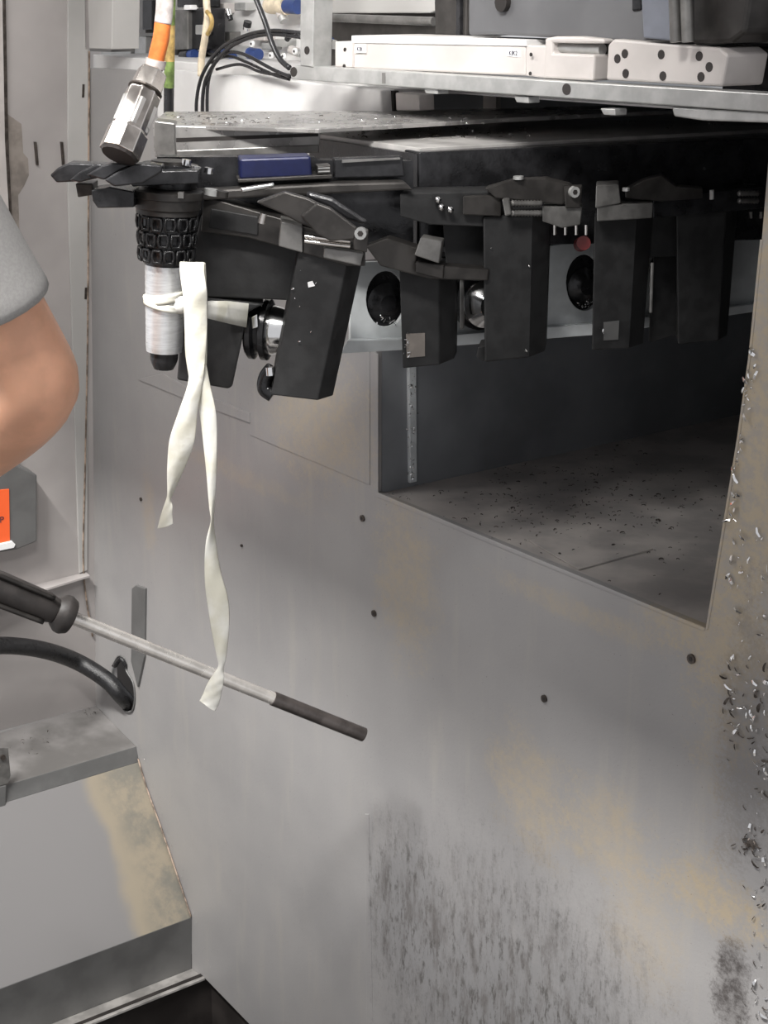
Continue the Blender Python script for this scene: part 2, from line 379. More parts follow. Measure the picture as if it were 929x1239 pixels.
# left wall, extruded along -V
def L3(px, py, pl=None): return (pl or PL).at(px, py)
wl = link('wall_left', prism([(108, 84), (116, 854), (-500, 1015), (-560, -260), (105, -220)], PL, .01), M['side'], kind='structure')
link('panel', prism([(82, -40), (103, -40), (104, 60), (107, 60), (106, 690), (96, 694), (82, 230)], PL.off(.004), .005), M['strip'], wl, bevel=.0015)  # paler colour stands in for a flange turned to the light
link('panel', prism([(-300, -80), (4, -80), (8, 170), (16, 330), (18, 600), (-300, 700)], PL.off(.010), .006), M['offwhite'], wl, bevel=.002)
link('panel_gap', prism([(2, -60), (6, -60), (10, 170), (18, 330), (21, 600), (18, 600), (15, 330), (6, 170)], PL.off(.0105), .006), M['bolt'], wl)
link('oil_film', prism([(9, 138), (26, 150), (28, 185), (34, 192), (35, 212), (29, 225), (22, 236), (27, 380), (22, 388), (17, 330)], PL.off(.0010), .0012), M['grease'], wl)
link('weld_seam', tube([PL.off(.004).at(*p) for p in ((108, 62), (107, 200), (106, 400), (103, 560), (101, 690), (112, 770))], .0022, 6), M['rust'], wl, smooth=True)
for a, b in (((43, 172), (46, 200)), ((75, 172), (78, 205)), ((101, 102), (101, 118)), ((112, 30), (113, 46)), ((104, 348), (104, 362))):
    link('scratch', prism([(a[0]-1, a[1]), (a[0]+1.5, a[1]), (b[0]+1, b[1]), (b[0]-1.5, b[1])], PL.off(.0055), .006), M['bolt'], wl)
# workshop floor and dark pit under the machine wall
link('floor', quad3([Vector((-4, -3, 0)), Vector((4, -3, 0)), Vector((4, 6, 0)), Vector((-4, 6, 0))], -Z*.05), M['concrete'], kind='structure')
q0 = PW.at(455, 600); q0 = Vector((q0.x, q0.y, 3.1))
link('ceiling_or_shade', quad3([q0-U*1.6, q0-U*1.6+PW.n*1.145, q0+U*2.2+PW.n*1.145, q0+U*2.2], Z*.03), M['side'], kind='structure')  # unseen roof slab, added and sized to shade the upper wall
# machine head above: grey backing board
PB = PW.off(-.22)
wu = link('wall_upper', prism([(100, -160), (600, -160), (600, 150), (100, 120)], PB, .01), M['offwhite'], kind='structure')
link('trim_1', prism([(112, 84), (472, 108), (1000, 145), (1000, 128), (500, 96), (112, 66)], PW.off(-.012), .2), M['white'], kind='structure', bevel=.002)

# ---------------------------------------------------------------- chip chute at the lower left (profile swept along -V)
prof = [PW.at(*p) for p in ((116, 854), (165, 903), (168, 922), (232, 1110), (232, 1172), (248, 1183))]
ch = thing('chip_chute', 'grey sheet metal chute stepping down left of the big wall under the black hose', 'chute', prof[2])
def strip(i, m, name, th=.006, lbl=None):
    a, b = prof[i], prof[i+1]; n = (b-a).cross(V).normalized()
    if n.dot(CAM-a) < 0: n.negate()
    bm = bmesh.new(); solid(bm, [a, b, b-V*1.2, a-V*1.2], -n*th)
    link(name, bm, m, ch, bevel=.001, label=lbl)
strip(0, M['shelf'], 'shelf_plate', lbl='oily horizontal shelf plate'); strip(1, M['flange'], 'shelf_flange'); strip(2, M['chute'], 'slope_panel', lbl='stained sloping panel')
strip(3, M['flange'], 'front_flange'); strip(4, M['lip'], 'front_lip', lbl='worn bright lip')
link('weld_seam', tube([PW.off(.003).at(*p) for p in ((167, 918), (178, 955), (196, 1005), (213, 1055), (231, 1109))], .002, 6), M['rust'], ch, smooth=True)
# the dark pit below
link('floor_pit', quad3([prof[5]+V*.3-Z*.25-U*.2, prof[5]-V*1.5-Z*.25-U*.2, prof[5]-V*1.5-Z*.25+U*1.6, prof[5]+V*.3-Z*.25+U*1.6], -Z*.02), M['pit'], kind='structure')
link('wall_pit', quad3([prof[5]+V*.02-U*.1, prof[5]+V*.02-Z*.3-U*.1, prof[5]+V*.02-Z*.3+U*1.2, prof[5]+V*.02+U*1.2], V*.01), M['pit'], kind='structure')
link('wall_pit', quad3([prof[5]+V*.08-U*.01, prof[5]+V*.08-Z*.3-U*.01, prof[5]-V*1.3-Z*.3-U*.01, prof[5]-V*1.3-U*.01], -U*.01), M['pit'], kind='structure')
# bracket with bolt standing on the shelf edge
PS = Plane(prof[1], V, Z).off(.012)
br = thing('angle_bracket', 'small grey angle bracket bolted at the shelf edge below the hose', 'bracket', PS.at(2, 940))
link('bracket_plate', prism([(-30, 905), (10, 905), (13, 938), (10, 948), (-30, 960)], PS, .004), M['jaw'], br, bevel=.001)
link('bolt', screw(PS, 3, 916, .006, .004), M['bolt'], br, smooth=40)
link('bracket_leg', prism([(-30, 958), (8, 950), (6, 1000), (0, 1012), (-30, 1020)], PS, .02), M['flange'], br, bevel=.002)
# ledge with foil above the shelf, and the sign box
PLn = PL
led = thing('wall_ledge', 'narrow grey ledge on the left wall below the orange sign', 'ledge', PL.at(40, 700))
a, b = PL.at(104, 692), PL.at(-300, 790)
bm = bmesh.new(); solid(bm, [a, b, b+PL.n*.10, a+PL.n*.02], -Z*.006); link('ledge_top', bm, M['side'], led, bevel=.001)
sb = thing('sign_box', 'flat grey box with an orange sign on the left wall behind the elbow', 'box', PL.at(20, 640))
PSB = PL.off(.045)
link('box_body', prism([(-120, 560), (14, 560), (45, 575), (45, 655), (21, 665), (-120, 690)], PSB, .044), M['flange'], sb, bevel=.003)
link('sign_face', prism([(-80, 600), (11, 592), (12, 657), (-80, 676)], PSB.off(.002), .003), M['sign'], sb, label='orange sign face')
link('sign_frame', prism([(-80, 676), (15, 655), (19, 659), (17, 663), (-80, 683)], PSB.off(.006), .007), M['paper'], sb, bevel=.001, label='white lower frame strip')
def text(s, pl, px, py, h, parent, m, xdir, name='lettering'):
    cu = bpy.data.curves.new(name, 'FONT'); cu.body = s; cu.size = h; cu.extrude = .0002; cu.align_x = 'CENTER'; cu.align_y = 'CENTER'
    tmp = bpy.data.objects.new('tmp', cu); me = bpy.data.meshes.new_from_object(tmp); bpy.data.objects.remove(tmp); me.materials.clear(); me.materials.append(m)
    o = bpy.data.objects.new(name, me); COL.objects.link(o)
    x = xdir.normalized(); n = pl.n; y = n.cross(x)
    o.matrix_world = Matrix.Translation(pl.at(px, py)+n*.0006-org(parent)) @ Matrix((x, y, n)).transposed().to_4x4()
    o.parent = parent
    return o
text('P', PSB.off(.002), 2, 629, .020, sb, M['ink'], V)

# ---------------------------------------------------------------- black hose into the slot
hp = [PL.off(.16).at(-160, 830), PL.off(.13).at(-60, 788), PL.off(.11).at(0, 781), PL.off(.09).at(50, 786), PL.off(.06).at(92, 800), PW.off(.035).at(128, 822), PW.off(.012).at(147, 842), PW.off(-.03).at(160, 856), PW.off(-.10).at(185, 885)]
hs = link('hose', tube(hp, .0195, 16, 7), M['hose'], smooth=True); tag(hs, 'thick oily black hose bending into the slot at lower left', 'hose')
link('slot_collar', tube([PW.off(.004).at(139, 806), PW.off(.010).at(146, 797), PW.off(.004).at(152, 806)], .005, 8), M['hose'], wf, smooth=True)

# ---------------------------------------------------------------- beam, rail, post, linear axis along the top
bt = thing('box_beam', 'pale grey box beam behind the black tubes above the magazine plate', 'beam', PW.at(350, 120))
link('beam_body', prism([(247, 90), (300, 91), (460, 109), (462, 142), (247, 142)], PW.off(.03), .03), M['white'], bt, bevel=.003)
link('beam_cover', prism([(190, 82), (246, 88), (246, 142), (190, 142)], PW.off(.016), .016), M['white'], bt, bevel=.002)
link('beam_end', prism([(463, 108), (476, 110), (476, 140), (463, 140)], PW.off(.01), .02), M['brown'], bt)
link('mounting_block', prism([(478, 112), (506, 114), (507, 134), (479, 134)], PW.off(.03), .03), M['offwhite'], bt, bevel=.002)
PR = PW.off(.12)
rl = thing('aluminium_rail', 'long flat aluminium rail sloping across the top right of the machine', 'rail', PR.at(640, 110))
link('rail_body', prism([(351, 82), (360, 79), (929, 113), (1040, 122), (1040, 147), (929, 136), (352, 96)], PR, .03), M['alu'], rl, bevel=.0015)
def hole_ring(pl, x, y, rx, ry, parent, nm='bolt_hole'):
    bm = bmesh.new(); solid(bm, [pl.off(.0008).at(*p) for p in ell(x, y, rx, ry, 16)], -pl.n*.001); 
    return link(nm, bm, M['pit'], parent)
hole_ring(PR, 355, 87, 4, 6, rl); hole_ring(PR, 685, 108, 5, 7, rl)
link('rail_joint', prism(rect(462, 88, 466, 101), PR.off(.0006), .002), M['jaw'], rl)
for x, y in ((520, 101), (735, 127), (630, 112)): link('rail_clip', prism([(x-9, y+4), (x+9, y+5), (x+9, y+13), (x-5, y+12)], PR.off(-.004), .02), M['alu'], rl, bevel=.001)
link('rail_foot', prism([(812, 129), (940, 137), (940, 149), (850, 146), (815, 141)], PR.off(-.004), .03), M['alu'], rl, bevel=.002)
PP = PR.off(.002)
po = thing('aluminium_post', 'upright aluminium post standing at the left end of the rail', 'post', PP.at(372, 82))
link('post_body', prism([(364, -80), (381, -80), (378, 81), (363, 79)], PP, .035), M['alu'], po, bevel=.001)
hole_ring(PP, 371, 61, 3, 5, po)
PA = PW.off(.10)
ax = thing('linear_actuator', 'long off-white linear actuator lying on the rail with two small stickers', 'actuator', PA.at(560, 80))
link('end_block', prism([(405, 50), (425, 50), (425, 82), (405, 81)], PA.off(.006), .07), M['offwhite'], ax, bevel=.002)
link('body', prism([(425, 43), (462, 42), (636, 48), (636, 92), (425, 83)], PA, .07), M['offwhite'], ax, bevel=.003)
link('top_ridge', prism([(425, 43), (520, 44), (636, 48), (636, 56), (425, 52)], PA.off(.002), .06), M['white'], ax, bevel=.001)
link('joint_block', prism([(636, 54), (660, 55), (660, 95), (636, 92)], PA.off(.0005), .07), M['offwhite'], ax, bevel=.002)
link('carriage', prism([(659, 46), (672, 44), (700, 44), (731, 47), (731, 53), (712, 53), (668, 52), (668, 64), (719, 66), (717, 98), (658, 95)], PA.off(.004), .07), M['offwhite'], ax, bevel=.003)
link('shaft', C(PA.off(-.012).at(670, 57), PA.off(-.012).at(729, 60), .007), M['alu'], ax, smooth=40)
link('sticker', prism(rect(429, 54, 442, 64), PA.off(.003), .002), M['paper'], ax); link('sticker', prism([(613, 60), (629, 61), (629, 69), (613, 68)], PA.off(.001), .0015), M['paper'], ax)
text('K3K', PA.off(.0032), 435.5, 59.5, .0085, ax, M['ink'], U); text('KIK2', PA.off(.0012), 621, 64.5, .0085, ax, M['ink'], U)
for x, y in ((417, 60), (416, 80), (642, 66), (641, 89)): hole_ring(PA.off(.006), x, y, 1.6, 2.4, ax)
bl = thing('carriage_block', 'white machined block with seven dark bolt holes right of the actuator', 'block', PA.at(800, 80))
link('block_body', prism([(735, 54), (742, 47), (870, 58), (880, 66), (873, 105), (733, 97)], PA.off(.004), .07), M['offwhite'], bl, bevel=.003)
for x, y in ((756, 65), (747, 71), (800, 66), (846, 68), (858, 81), (757, 89), (802, 92), (848, 93)):
    link('bolt', screw(PA.off(.004), x, y, .0055, .0006), M['pit'], bl, smooth=40)
link('gap_plate', prism([(721, 50), (734, 50), (733, 97), (719, 96)], PA.off(-.02), .05), M['pit'], bl)
# coupling and grey panel behind
cp = thing('actuator_coupling', 'small steel coupling pin at the left end of the white actuator', 'coupling', PA.at(398, 54))
link('pin', C(PA.off(-.02).at(390, 50), PA.off(-.02).at(405, 54), .007), M['alu'], cp, smooth=40)
link('clamp_ring', C(PA.off(-.02).at(394, 51), PA.off(-.02).at(399, 52.5), .010), M['blue'], cp, smooth=40)
PK = PW.off(-.02)
hb = thing('machine_head', 'dark grey machine head casting filling the top right above the white blocks', 'machine head', PK.at(700, 40))
link('grey_cover', prism([(384, -60), (531, -60), (531, 12), (520, 16), (384, 16)], PK.off(-.02), .05), M['strip'], hb, bevel=.002, label='light grey sheet cover')
link('back_plate', prism([(375, 14), (540, 14), (540, 60), (375, 82)], PK.off(-.06), .02), M['brown'], hb)
link('guide_shaft', C(PK.off(.01).at(386, 21), PK.off(.01).at(525, 26), .0065), M['jaw'], hb, smooth=40)
link('side_column', prism([(523, -60), (566, -60), (564, 44), (526, 43)], PK.off(.05), .1), M['brown'], hb, bevel=.003)
link('column_edge', prism([(552, -60), (557, -60), (556, 43), (551, 43)], PK.off(.056), .1), M['oily'], hb, bevel=.001)
link('main_casting', prism([(566, -60), (780, -60), (780, 52), (600, 42), (566, 43)], PK.off(.11), .14), mat('dark_grey_casting_paint', (.115, .115, .12), .5, .1, .06, 10), hb, bevel=.004)
link('casting_recess', prism([(764, -60), (776, -60), (775, 12), (764, 14)], PK.off(.113), .01), M['oily'], hb, bevel=.002)
link('slate_plate', prism([(772, -60), (818, -60), (816, 50), (778, 46)], PK.off(.13), .14), mat('slate_plate_paint', (.16, .17, .20), .5, .1, .08, 16), hb, bevel=.002)
for x in (814, 828): link('guide_bar', C(PK.off(.145).at(x, -60), PK.off(.145).at(x+4, 51), .007), M['jaw'], hb, smooth=40)
link('right_housing', prism([(836, -60), (915, -60), (900, 40), (884, 52), (836, 54)], PK.off(.12), .14), M['brown'], hb, bevel=.005)
link('end_wall', prism([(874, -60), (1040, -60), (1040, 122), (874, 108)], PK.off(.01), .03), M['oily'], hb)
link('end_rail', prism([(884, 45), (1040, 50), (1040, 56), (884, 51)], PK.off(.06), .06), M['jaw'], hb, bevel=.001)
link('end_rail', prism([(890, 58), (1040, 62), (1040, 67), (890, 63)], PK.off(.05), .05), M['brown'], hb, bevel=.001)
link('cap_screw', screw(PK.off(.11), 611, 3, .012, .008), M['pit'], hb, smooth=40)
# small cover box on the left wall top
cb = thing('cover_box', 'small pale grey sheet cover box high on the left wall corner', 'cover', PW.off(.03).at(120, 40))
link('cover_body', prism([(104, -60), (137, -60), (135, 60), (108, 59)], PW.off(.04), .06), M['strip'], cb, bevel=.002)
link('cover_lip', prism([(108, 59), (135, 60), (134, 63), (109, 62)], PW.off(.038), .05), M['flange'], cb)

# ---------------------------------------------------------------- valve panel behind the cables
vp = thing('valve_panel', 'bright plate crowded with pneumatic valves and fittings behind the black tubes', 'valve panel', PB.at(260, 40))
link('backing_plate', prism([(124, -100), (420, -100), (420, 110), (124, 84)], PB.off(.01), .008), M['white'], vp)
link('grey_bracket', prism([(122, -60), (160, -60), (158, 76), (122, 80)], PB.off(.08), .01), M['alu'], vp, bevel=.001)
link('slot_hole', prism(rect(151, 44, 156, 54), PB.off(.0815), .003), M['pit'], vp)
def block(x0, y0, x1, y1, d, t, m, nm='valve_body', bv=.002): return link(nm, prism(rect(x0, y0, x1, y1), PB.off(d), t), m, vp, bevel=bv)
block(162, -40, 176, 40, .09, .05, M['jaw']); block(172, 0, 184, 36, .10, .05, M['oily']); block(163, 44, 176, 76, .08, .04, M['alu'])
b1 = block(211, 12, 227, 60, .11, .06, M['jaw']); block(226, 10, 246, 60, .10, .05, M['oily']); block(214, -40, 240, 9, .10, .05, M['oily']); block(220, 62, 250, 82, .06, .05, M['tube'])
block(236, 30, 245, 42, .115, .02, M['alu'], 'valve_stem'); block(222, 6, 230, 12, .115, .02, M['paper'], 'valve_cap'); block(205, 55, 214, 84, .08, .05, M['brown'])
def fitting(x0, y0, x1, y1, r, m1, m2, d=.05):
    a, b = PB.off(d).at(x0, y0), PB.off(d).at(x1, y1); k = a+(b-a)*.62
    f = link('fitting_body', C(a, k, r), m1, vp, smooth=40)
    link('release_ring', C(k, b, r*.86), m2, f, smooth=40)
fitting(326, 6, 361, 8, .016, M['cream'], M['blue']); fitting(338, 10, 344, 26, .010, M['offwhite'], M['alu'])
fitting(285, 62, 313, 66, .013, M['alu'], M['blue']); fitting(258, 76, 284, 80, .013, M['alu'], M['tube'], .09); fitting(255, 60, 282, 68, .011, M['oily'], M['blue'], .07)
fitting(222, 68, 236, 66, .012, M['tube'], M['blue'], .10); fitting(322, 82, 350, 84, .012, M['cream'], M['tube'], .06); fitting(352, 60, 366, 66, .008, M['offwhite'], M['alu'])
fitting(276, 12, 279, 24, .006, M['chrome'], M['oily']); fitting(300, 26, 298, 36, .008, M['oily'], M['chrome']); fitting(352, 40, 347, 48, .006, M['oily'], M['tube'])
for x, y in ((329, 67), (344, 68), (306, 53), (358, 62)):
    c = PB.off(.07).at(x, y); link('washer', C(c, c+PB.n*.004, .006, 14), M['paper'], vp, smooth=40); 
    link('washer_hole', C(c+PB.n*.0035, c+PB.n*.005, .0025, 10), M['pit'], vp)
for x, y, s in ((262, 10, 9), (290, 8, 7), (312, 44, 8), (270, 44, 8), (322, 56, 6), (296, 74, 8), (248, 52, 7), (338, 52, 7)):
    block(x-s, y-s*.7, x+s, y+s*.7, .035, .03, random.choice([M['alu'], M['offwhite'], M['jaw']]), 'terminal_block')

# cables in front of it
def cable(name, pts, r, m, label, cat='cable', group=None, k=7, seg=12):
    o = link(name, tube(pts, r, seg, k), m, smooth=True); tag(o, label, cat, group); return o
PQ = PR.off(-.0)
for i, (off, lb) in enumerate(((0, 'outermost black tube arching from the rail end down behind the plate'), (4.5, 'second black tube just inside the outermost arch'), )):
    cable('pneumatic_tube', [PW.off(.06).at(*p) for p in ((238+off*1.6, 152), (238+off*1.6, 120), (246+off, 88+off), (268+off*.8, 58+off), (300, 42+off), (330, 37+off), (366, 40+off*1.2))], .0032, M['tube'], lb, 'tube', 'black tubes arching over the beam')
cable('pneumatic_tube', [PW.off(.055).at(*p) for p in ((251, 152), (251, 108), (258, 80), (275, 64), (296, 66), (330, 84), (352, 93))], .0030, M['tube'], 'lower black tube drooping to the rail end in front of the fittings', 'tube', 'black tubes arching over the beam')
cable('pneumatic_tube', [PW.off(.05).at(*p) for p in ((255, 76), (276, 68), (300, 76), (330, 90), (350, 96))], .0026, M['hose'], 'thin dark tube running flat along the beam top to the rail end', 'tube', 'black tubes arching over the beam')
cable('pneumatic_tube', [PW.off(.05).at(*p) for p in ((262, 84), (290, 78), (318, 88), (350, 91))], .0026, M['tube'], 'short dark tube lying lowest on the beam top', 'tube', 'black tubes arching over the beam')
cable('black_cable', [PW.off(.08).at(*p) for p in ((296, -40), (308, -6), (320, 25), (329, 52), (339, 72), (350, 82))], .0045, M['tube'], 'thick black cable slanting down from the top edge to the rail end')
cc_ = thing('cream_cable', 'cream and yellow cable hanging left of the black tube arch', 'cable', PW.off(.02).at(245, 40))
link('jacket', tube([PW.off(.02).at(*p) for p in ((248, -40), (250, 5), (251, 20), (248, 45), (244, 70), (243, 92))], .0065, 10), M['cream'], cc_, smooth=True)
link('yellow_wire', tube([PW.off(.04).at(*p) for p in ((250, 14), (255, 20), (256, 30), (251, 42))], .004, 8), M['yellow'], cc_, smooth=True)
gc = thing('earth_cable', 'green and yellow cable hanging straight down beside the orange cable', 'cable', PW.off(.15).at(204, 80))
PGc = PW.off(.15)
for a, b, m in ((-40, 30, 'green'), (30, 74, 'yellow'), (74, 106, 'green'), (106, 142, 'tube')):
    link('jacket_band', C(PGc.at(207 if a < 0 else 206-(a/142)*2, a), PGc.at(206-(b/142)*2, b), .0088, 14), M[m], gc, smooth=40)

# orange cable with its metal plug
PO = Plane(at(160, 140, 2.0), az(90), Z)
pc = thing('cable_plug', 'large shiny faceted metal plug on an orange cable hanging at upper left', 'plug', PO.at(150, 150))
top_, bot_ = PO.at(186, 84), PO.off(.06).at(144, 187)
axd = (bot_-top_).normalized(); ln = (bot_-top_).length
def facet(prof, seg, rot=0):
    bm = bmesh.new(); x = axd.cross(Vector((0, 1, 0))).normalized(); y = axd.cross(x); rings = []
    for h, r in prof:
        rings.append([bm.verts.new(top_+axd*(h*ln)+(x*math.cos(2*math.pi*(k/seg)+rot)+y*math.sin(2*math.pi*(k/seg)+rot))*r) for k in range(seg)])
    for a, b in zip(rings, rings[1:]):
        for k in range(seg): bm.faces.new((a[k], a[(k+1) % seg], b[(k+1) % seg], b[k]))
    bm.faces.new(rings[0][::-1]); bm.faces.new(rings[-1]); return bm
link('gland_nut', facet([(0, .013), (.04, .0185), (.26, .0205)], 6, .2), M['nickel'], pc, bevel=.001)
link('shell', facet([(.25, .0190), (.30, .0215), (.72, .0225), (.74, .0250), (.99, .0255)], 8, .1), M['nickel'], pc, bevel=.001)
link('socket_face', facet([(.985, .0235), (1.02, .021)], 16), M['pit'], pc)
link('clamp_groove', facet([(.245, .0212), (.262, .0212)], 16), M['bolt'], pc)
link('latch', facet([(.40, .0232), (.70, .0236)], 5, 1.45), M['plate'], pc, bevel=.001)
link('red_collar', C(PO.at(188, 80), PO.at(185, 88), .010), M['red'], pc, smooth=40)
link('strain_relief', C(PO.at(189, 72), PO.at(187, 82), .0125), M['cgrey'], pc, smooth=40)
link('cable', tube([PO.at(*p) for p in ((197, 26), (195, 45), (191, 62), (188, 76))], .0100, 16), M['orange'], pc, smooth=True, label='orange cable jacket')
link('cable_sleeve', tube([PO.at(*p) for p in ((198, -60), (199, -20), (199, 10), (197, 28))], .0104, 16), M['cgrey'], pc, smooth=True, label='grimy white cable sleeve')

# ---------------------------------------------------------------- magazine: plates and housing
zt = at(300, 165, 2.05)
PH = Plane(at(507, 180, 2.18), RT, Vector((0, 1, 0)))       # level of the plate top
mg = thing('tool_magazine', 'dark oily tool magazine plate crossing the picture with chips on top', 'magazine', PH.at(500, 160))
def level(pix, pl, t, m, nm, lab=None, bv=.001):
    bm = bmesh.new(); solid(bm, [pl.at(*p) for p in pix], -Z*t); return link(nm, bm, m, mg, bevel=bv, label=lab)
PH1 = Plane(at(300, 150, 2.30), RT, Vector((0, 1, 0)))
level([(188, 145), (213, 151), (385, 156), (610, 143), (930, 128), (930, 123), (600, 131), (460, 134), (200, 135)], PH1, .006, M['plate'], 'top_plate', 'upper plate')
level([(372, 160), (507, 179), (935, 156), (1010, 150), (935, 132), (640, 141), (385, 157)], PH, .008, mat('lit_lower_plate_steel', (.46, .445, .43), .32, .1, .1, 18), 'lower_plate', 'lower plate')  # brighter steel copy puts the light on this plate into its colour
PE = Plane(at(300, 170, 2.275), az(86), Z)
link('front_rail', prism([(187, 146), (213, 152), (388, 158), (386, 184), (300, 188), (213, 191), (187, 190), (185, 150)], PE, .05), M['plate'], mg, bevel=.0015)
link('rail_end', prism([(187, 146), (212, 149), (212, 168), (213, 191), (190, 190), (186, 178)], PE.off(.004), .05), M['jaw'], mg, bevel=.002)
link('rail_groove', prism([(213, 167), (385, 161), (385, 165), (213, 172)], PE.off(.0006), .004), M['pit'], mg)
link('rail_lip', prism([(213, 182), (386, 175), (386, 185), (213, 191)], PE.off(.002), .02), M['jaw'], mg, bevel=.0015)
PHs = Plane(PH.at(507, 182), az(67), Z).off(.002)
link('housing', prism([(507, 184), (935, 167), (1010, 164), (1010, 270), (935, 290), (507, 300)], PHs.off(-.02), .10), M['oily'], mg, bevel=.002)
link('side_plate', quad3([PH.at(374, 161)-Z*.007, PH.at(505, 180)-Z*.007, PH.at(505, 180)-Z*.14, PH.at(374, 161)-Z*.14], Vector((0, .012, 0))), M['oily'], mg)
PM = Plane(at(350, 200, 2.10), az(82), Z)
link('back_cover', prism([(190, 190), (380, 190), (385, 194), (500, 195), (500, 300), (240, 290), (190, 235)], PM.off(-.03), .03), M['oily'], mg)
link('drive_motor', prism([(290, 192), (376, 189), (378, 214), (290, 217)], PM.off(.012), .05), M['navy'], mg, bevel=.003, label='dark blue motor housing')
link('motor_tray', prism([(288, 217), (402, 211), (402, 216), (288, 221)], PM.off(.02), .05), M['brown'], mg, bevel=.001)
link('connector', prism([(384, 201), (400, 200), (400, 210), (384, 211)], PM.off(.02), .03), M['brown'], mg, bevel=.001)
for y in (203, 207): link('connector_slot', prism([(385, y), (399, y-.6), (399, y+.8), (385, y+1.4)], PM.off(.0205), .002), M['alu'], mg)
link('cross_bar', prism([(215, 232), (400, 222), (490, 220), (500, 230), (400, 235), (215, 244)], PM.off(.03), .03), M['brown'], mg, bevel=.003)
link('window_frame', prism([(404, 192), (487, 189), (490, 214), (404, 216)], PM.off(.0), .02), M['oily'], mg, bevel=.002)
link('window_trim', prism([(414, 194), (484, 191), (484, 193), (414, 197)], PM.off(.006), .01), M['jaw'], mg)
link('link_pin', tube([PM.off(.045).at(*p) for p in ((292, 230), (310, 227), (331, 224))], .0035, 10), M['chrome'], mg, smooth=True, label='bright steel pin')
link('bearing_housing', C(PM.off(.03).at(205, 226), PM.off(.03).at(206, 198), .035, 24), M['oily'], mg, smooth=40)
link('bearing_cap', C(PM.off(.03).at(206, 199), PM.off(.03).at(206, 194), .024, 24), M['brown'], mg, smooth=40)
for x, y in ((188, 204), (214, 208), (236, 208), (252, 210), (225, 200)): link('cap_screw', C(PM.off(.055).at(x, y), PM.off(.055).at(x+1, y-7), .006, 10), M['chrome'], mg, smooth=40)
# guide plate with round holes behind the grippers
PGd = PC.off(-.09)
gp = thing('guide_plate', 'pale steel guide plate with large round holes behind the hanging grippers', 'plate', PGd.at(560, 400))
gout = [(425, 318), (560, 312), (720, 290), (935, 262), (935, 366), (725, 392), (480, 412), (424, 412)]
link('plate_body', holed(gout, [ell(467, 362, 24, 34, 28), ell(577, 352, 24, 34, 28), ell(707, 342, 22, 34, 28), ell(806, 330, 20, 32, 28)], PGd, .008), M['guide'], gp, bevel=.0008)
link('plate_lip', prism([(420, 412), (480, 411), (725, 391), (935, 365), (935, 374), (725, 405), (480, 424), (412, 428)], PGd.off(.012), .016), M['guide'], gp, bevel=.001)
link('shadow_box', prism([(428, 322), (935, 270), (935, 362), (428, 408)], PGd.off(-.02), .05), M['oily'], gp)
for x, y in ((467, 362), (577, 352), (707, 342), (806, 330)):
    a = PGd.off(-.018).at(x, y+4); link('tool_end', lathe(a-PGd.n*.02, PGd.n, [(0, .03), (.02, .028), (.024, .018), (.030, .012)]), M['oily'], gp, smooth=40)
    link('chip_clump', chip_bm([(a+Vector((random.gauss(0, .011), -.012-random.random()*.01, -.024+random.gauss(0, .004))), PGd.n) for _ in range(16)], (.002, .005)), M['chrome'], gp)

# ---------------------------------------------------------------- grippers
def mk(parent):
    def P_(nm, pix, pl, t, m, bv=.0015, lab=None): return link(nm, prism(pix, pl, t), M[m], parent, bevel=bv, label=lab)
    return P_
# gripper 1: turned towards the viewer at the end of the row
g1 = thing('tool_gripper', 'nearest black tool gripper, tilted, with the white tape tucked into its fork', 'gripper', PG.at(330, 300), 'black tool grippers hanging from the magazine')
A = mk(g1)
link('leg', chamfered((243, 262), (372, 300), (358, 364), (222, 358), PG.off(.0), .07, .02, .01), M['black'], g1, bevel=.002)
link('leg_tip', prism([(228, 356), (320, 368), (300, 378), (281, 468), (276, 471), (214, 460), (219, 400)], PG.off(-.002), .065), M['black'], g1, bevel=.003)
link('leg', chamfered((362, 300), (440, 322), (404, 487), (328, 478), PG.off(.05), .08, .26, .035), M['black'], g1, bevel=.002)
A('head_bar', [(246, 243), (256, 240), (352, 268), (352, 302), (300, 288), (243, 280)], PG.off(.02), .06, 'brown')
A('head_recess', [(255, 252), (312, 262), (312, 285), (252, 276)], PG.off(.023), .01, 'black')
A('clamp_block', [(340, 268), (366, 275), (366, 306), (337, 298)], PG.off(.06), .06, 'jaw')
A('jaw_bar', [(366, 280), (442, 300), (442, 322), (420, 322), (366, 306)], PG.off(.055), .05, 'brown')
A('jaw_block', [(392, 300), (440, 306), (436, 322), (391, 312)], PG.off(.07), .03, 'jaw')
A('cam_plate', [(310, 245), (345, 232), (372, 240), (384, 246), (402, 258), (432, 276), (424, 288), (392, 282), (362, 270), (340, 258)], PG.off(.075), .016, 'brown', .002)
A('cam_plate', [(364, 262), (384, 246), (400, 252), (432, 276), (428, 290), (400, 292), (384, 284)], PG.off(.09), .014, 'brown', .002)
A('swing_arm', [(372, 232), (402, 240), (436, 262), (446, 268), (440, 272), (420, 266), (396, 250), (370, 240)], PG.off(.05), .02, 'oily', .004)
for dy in (0, 6): link('spring_rod', C(PG.off(.072).at(369, 286+dy), PG.off(.072).at(424, 292+dy), .0028, 10), M['nickel'], g1, smooth=40)
link('pin_head', C(PG.off(.062).at(256, 236), PG.off(.062).at(257, 229), .010, 14), M['alu'], g1, smooth=40)
link('pin_head', C(PG.off(.062).at(268, 238), PG.off(.062).at(269, 231), .008, 14), M['brown'], g1, smooth=40)
link('dowel', C(PG.off(.062).at(316, 270), PG.off(.062).at(319, 258), .0050, 10), M['nickel'], g1, smooth=40)
sc = link('socket_screw', screw(PG.off(.095), 437, 282, .0075, .006), M['alu'], g1, smooth=40); link('screw_socket', socket(PG.off(.095), 437, 282, .0075), M['pit'], sc)
A('screw_plate', [(426, 276), (446, 278), (444, 306), (428, 302)], PG.off(.088), .012, 'brown')
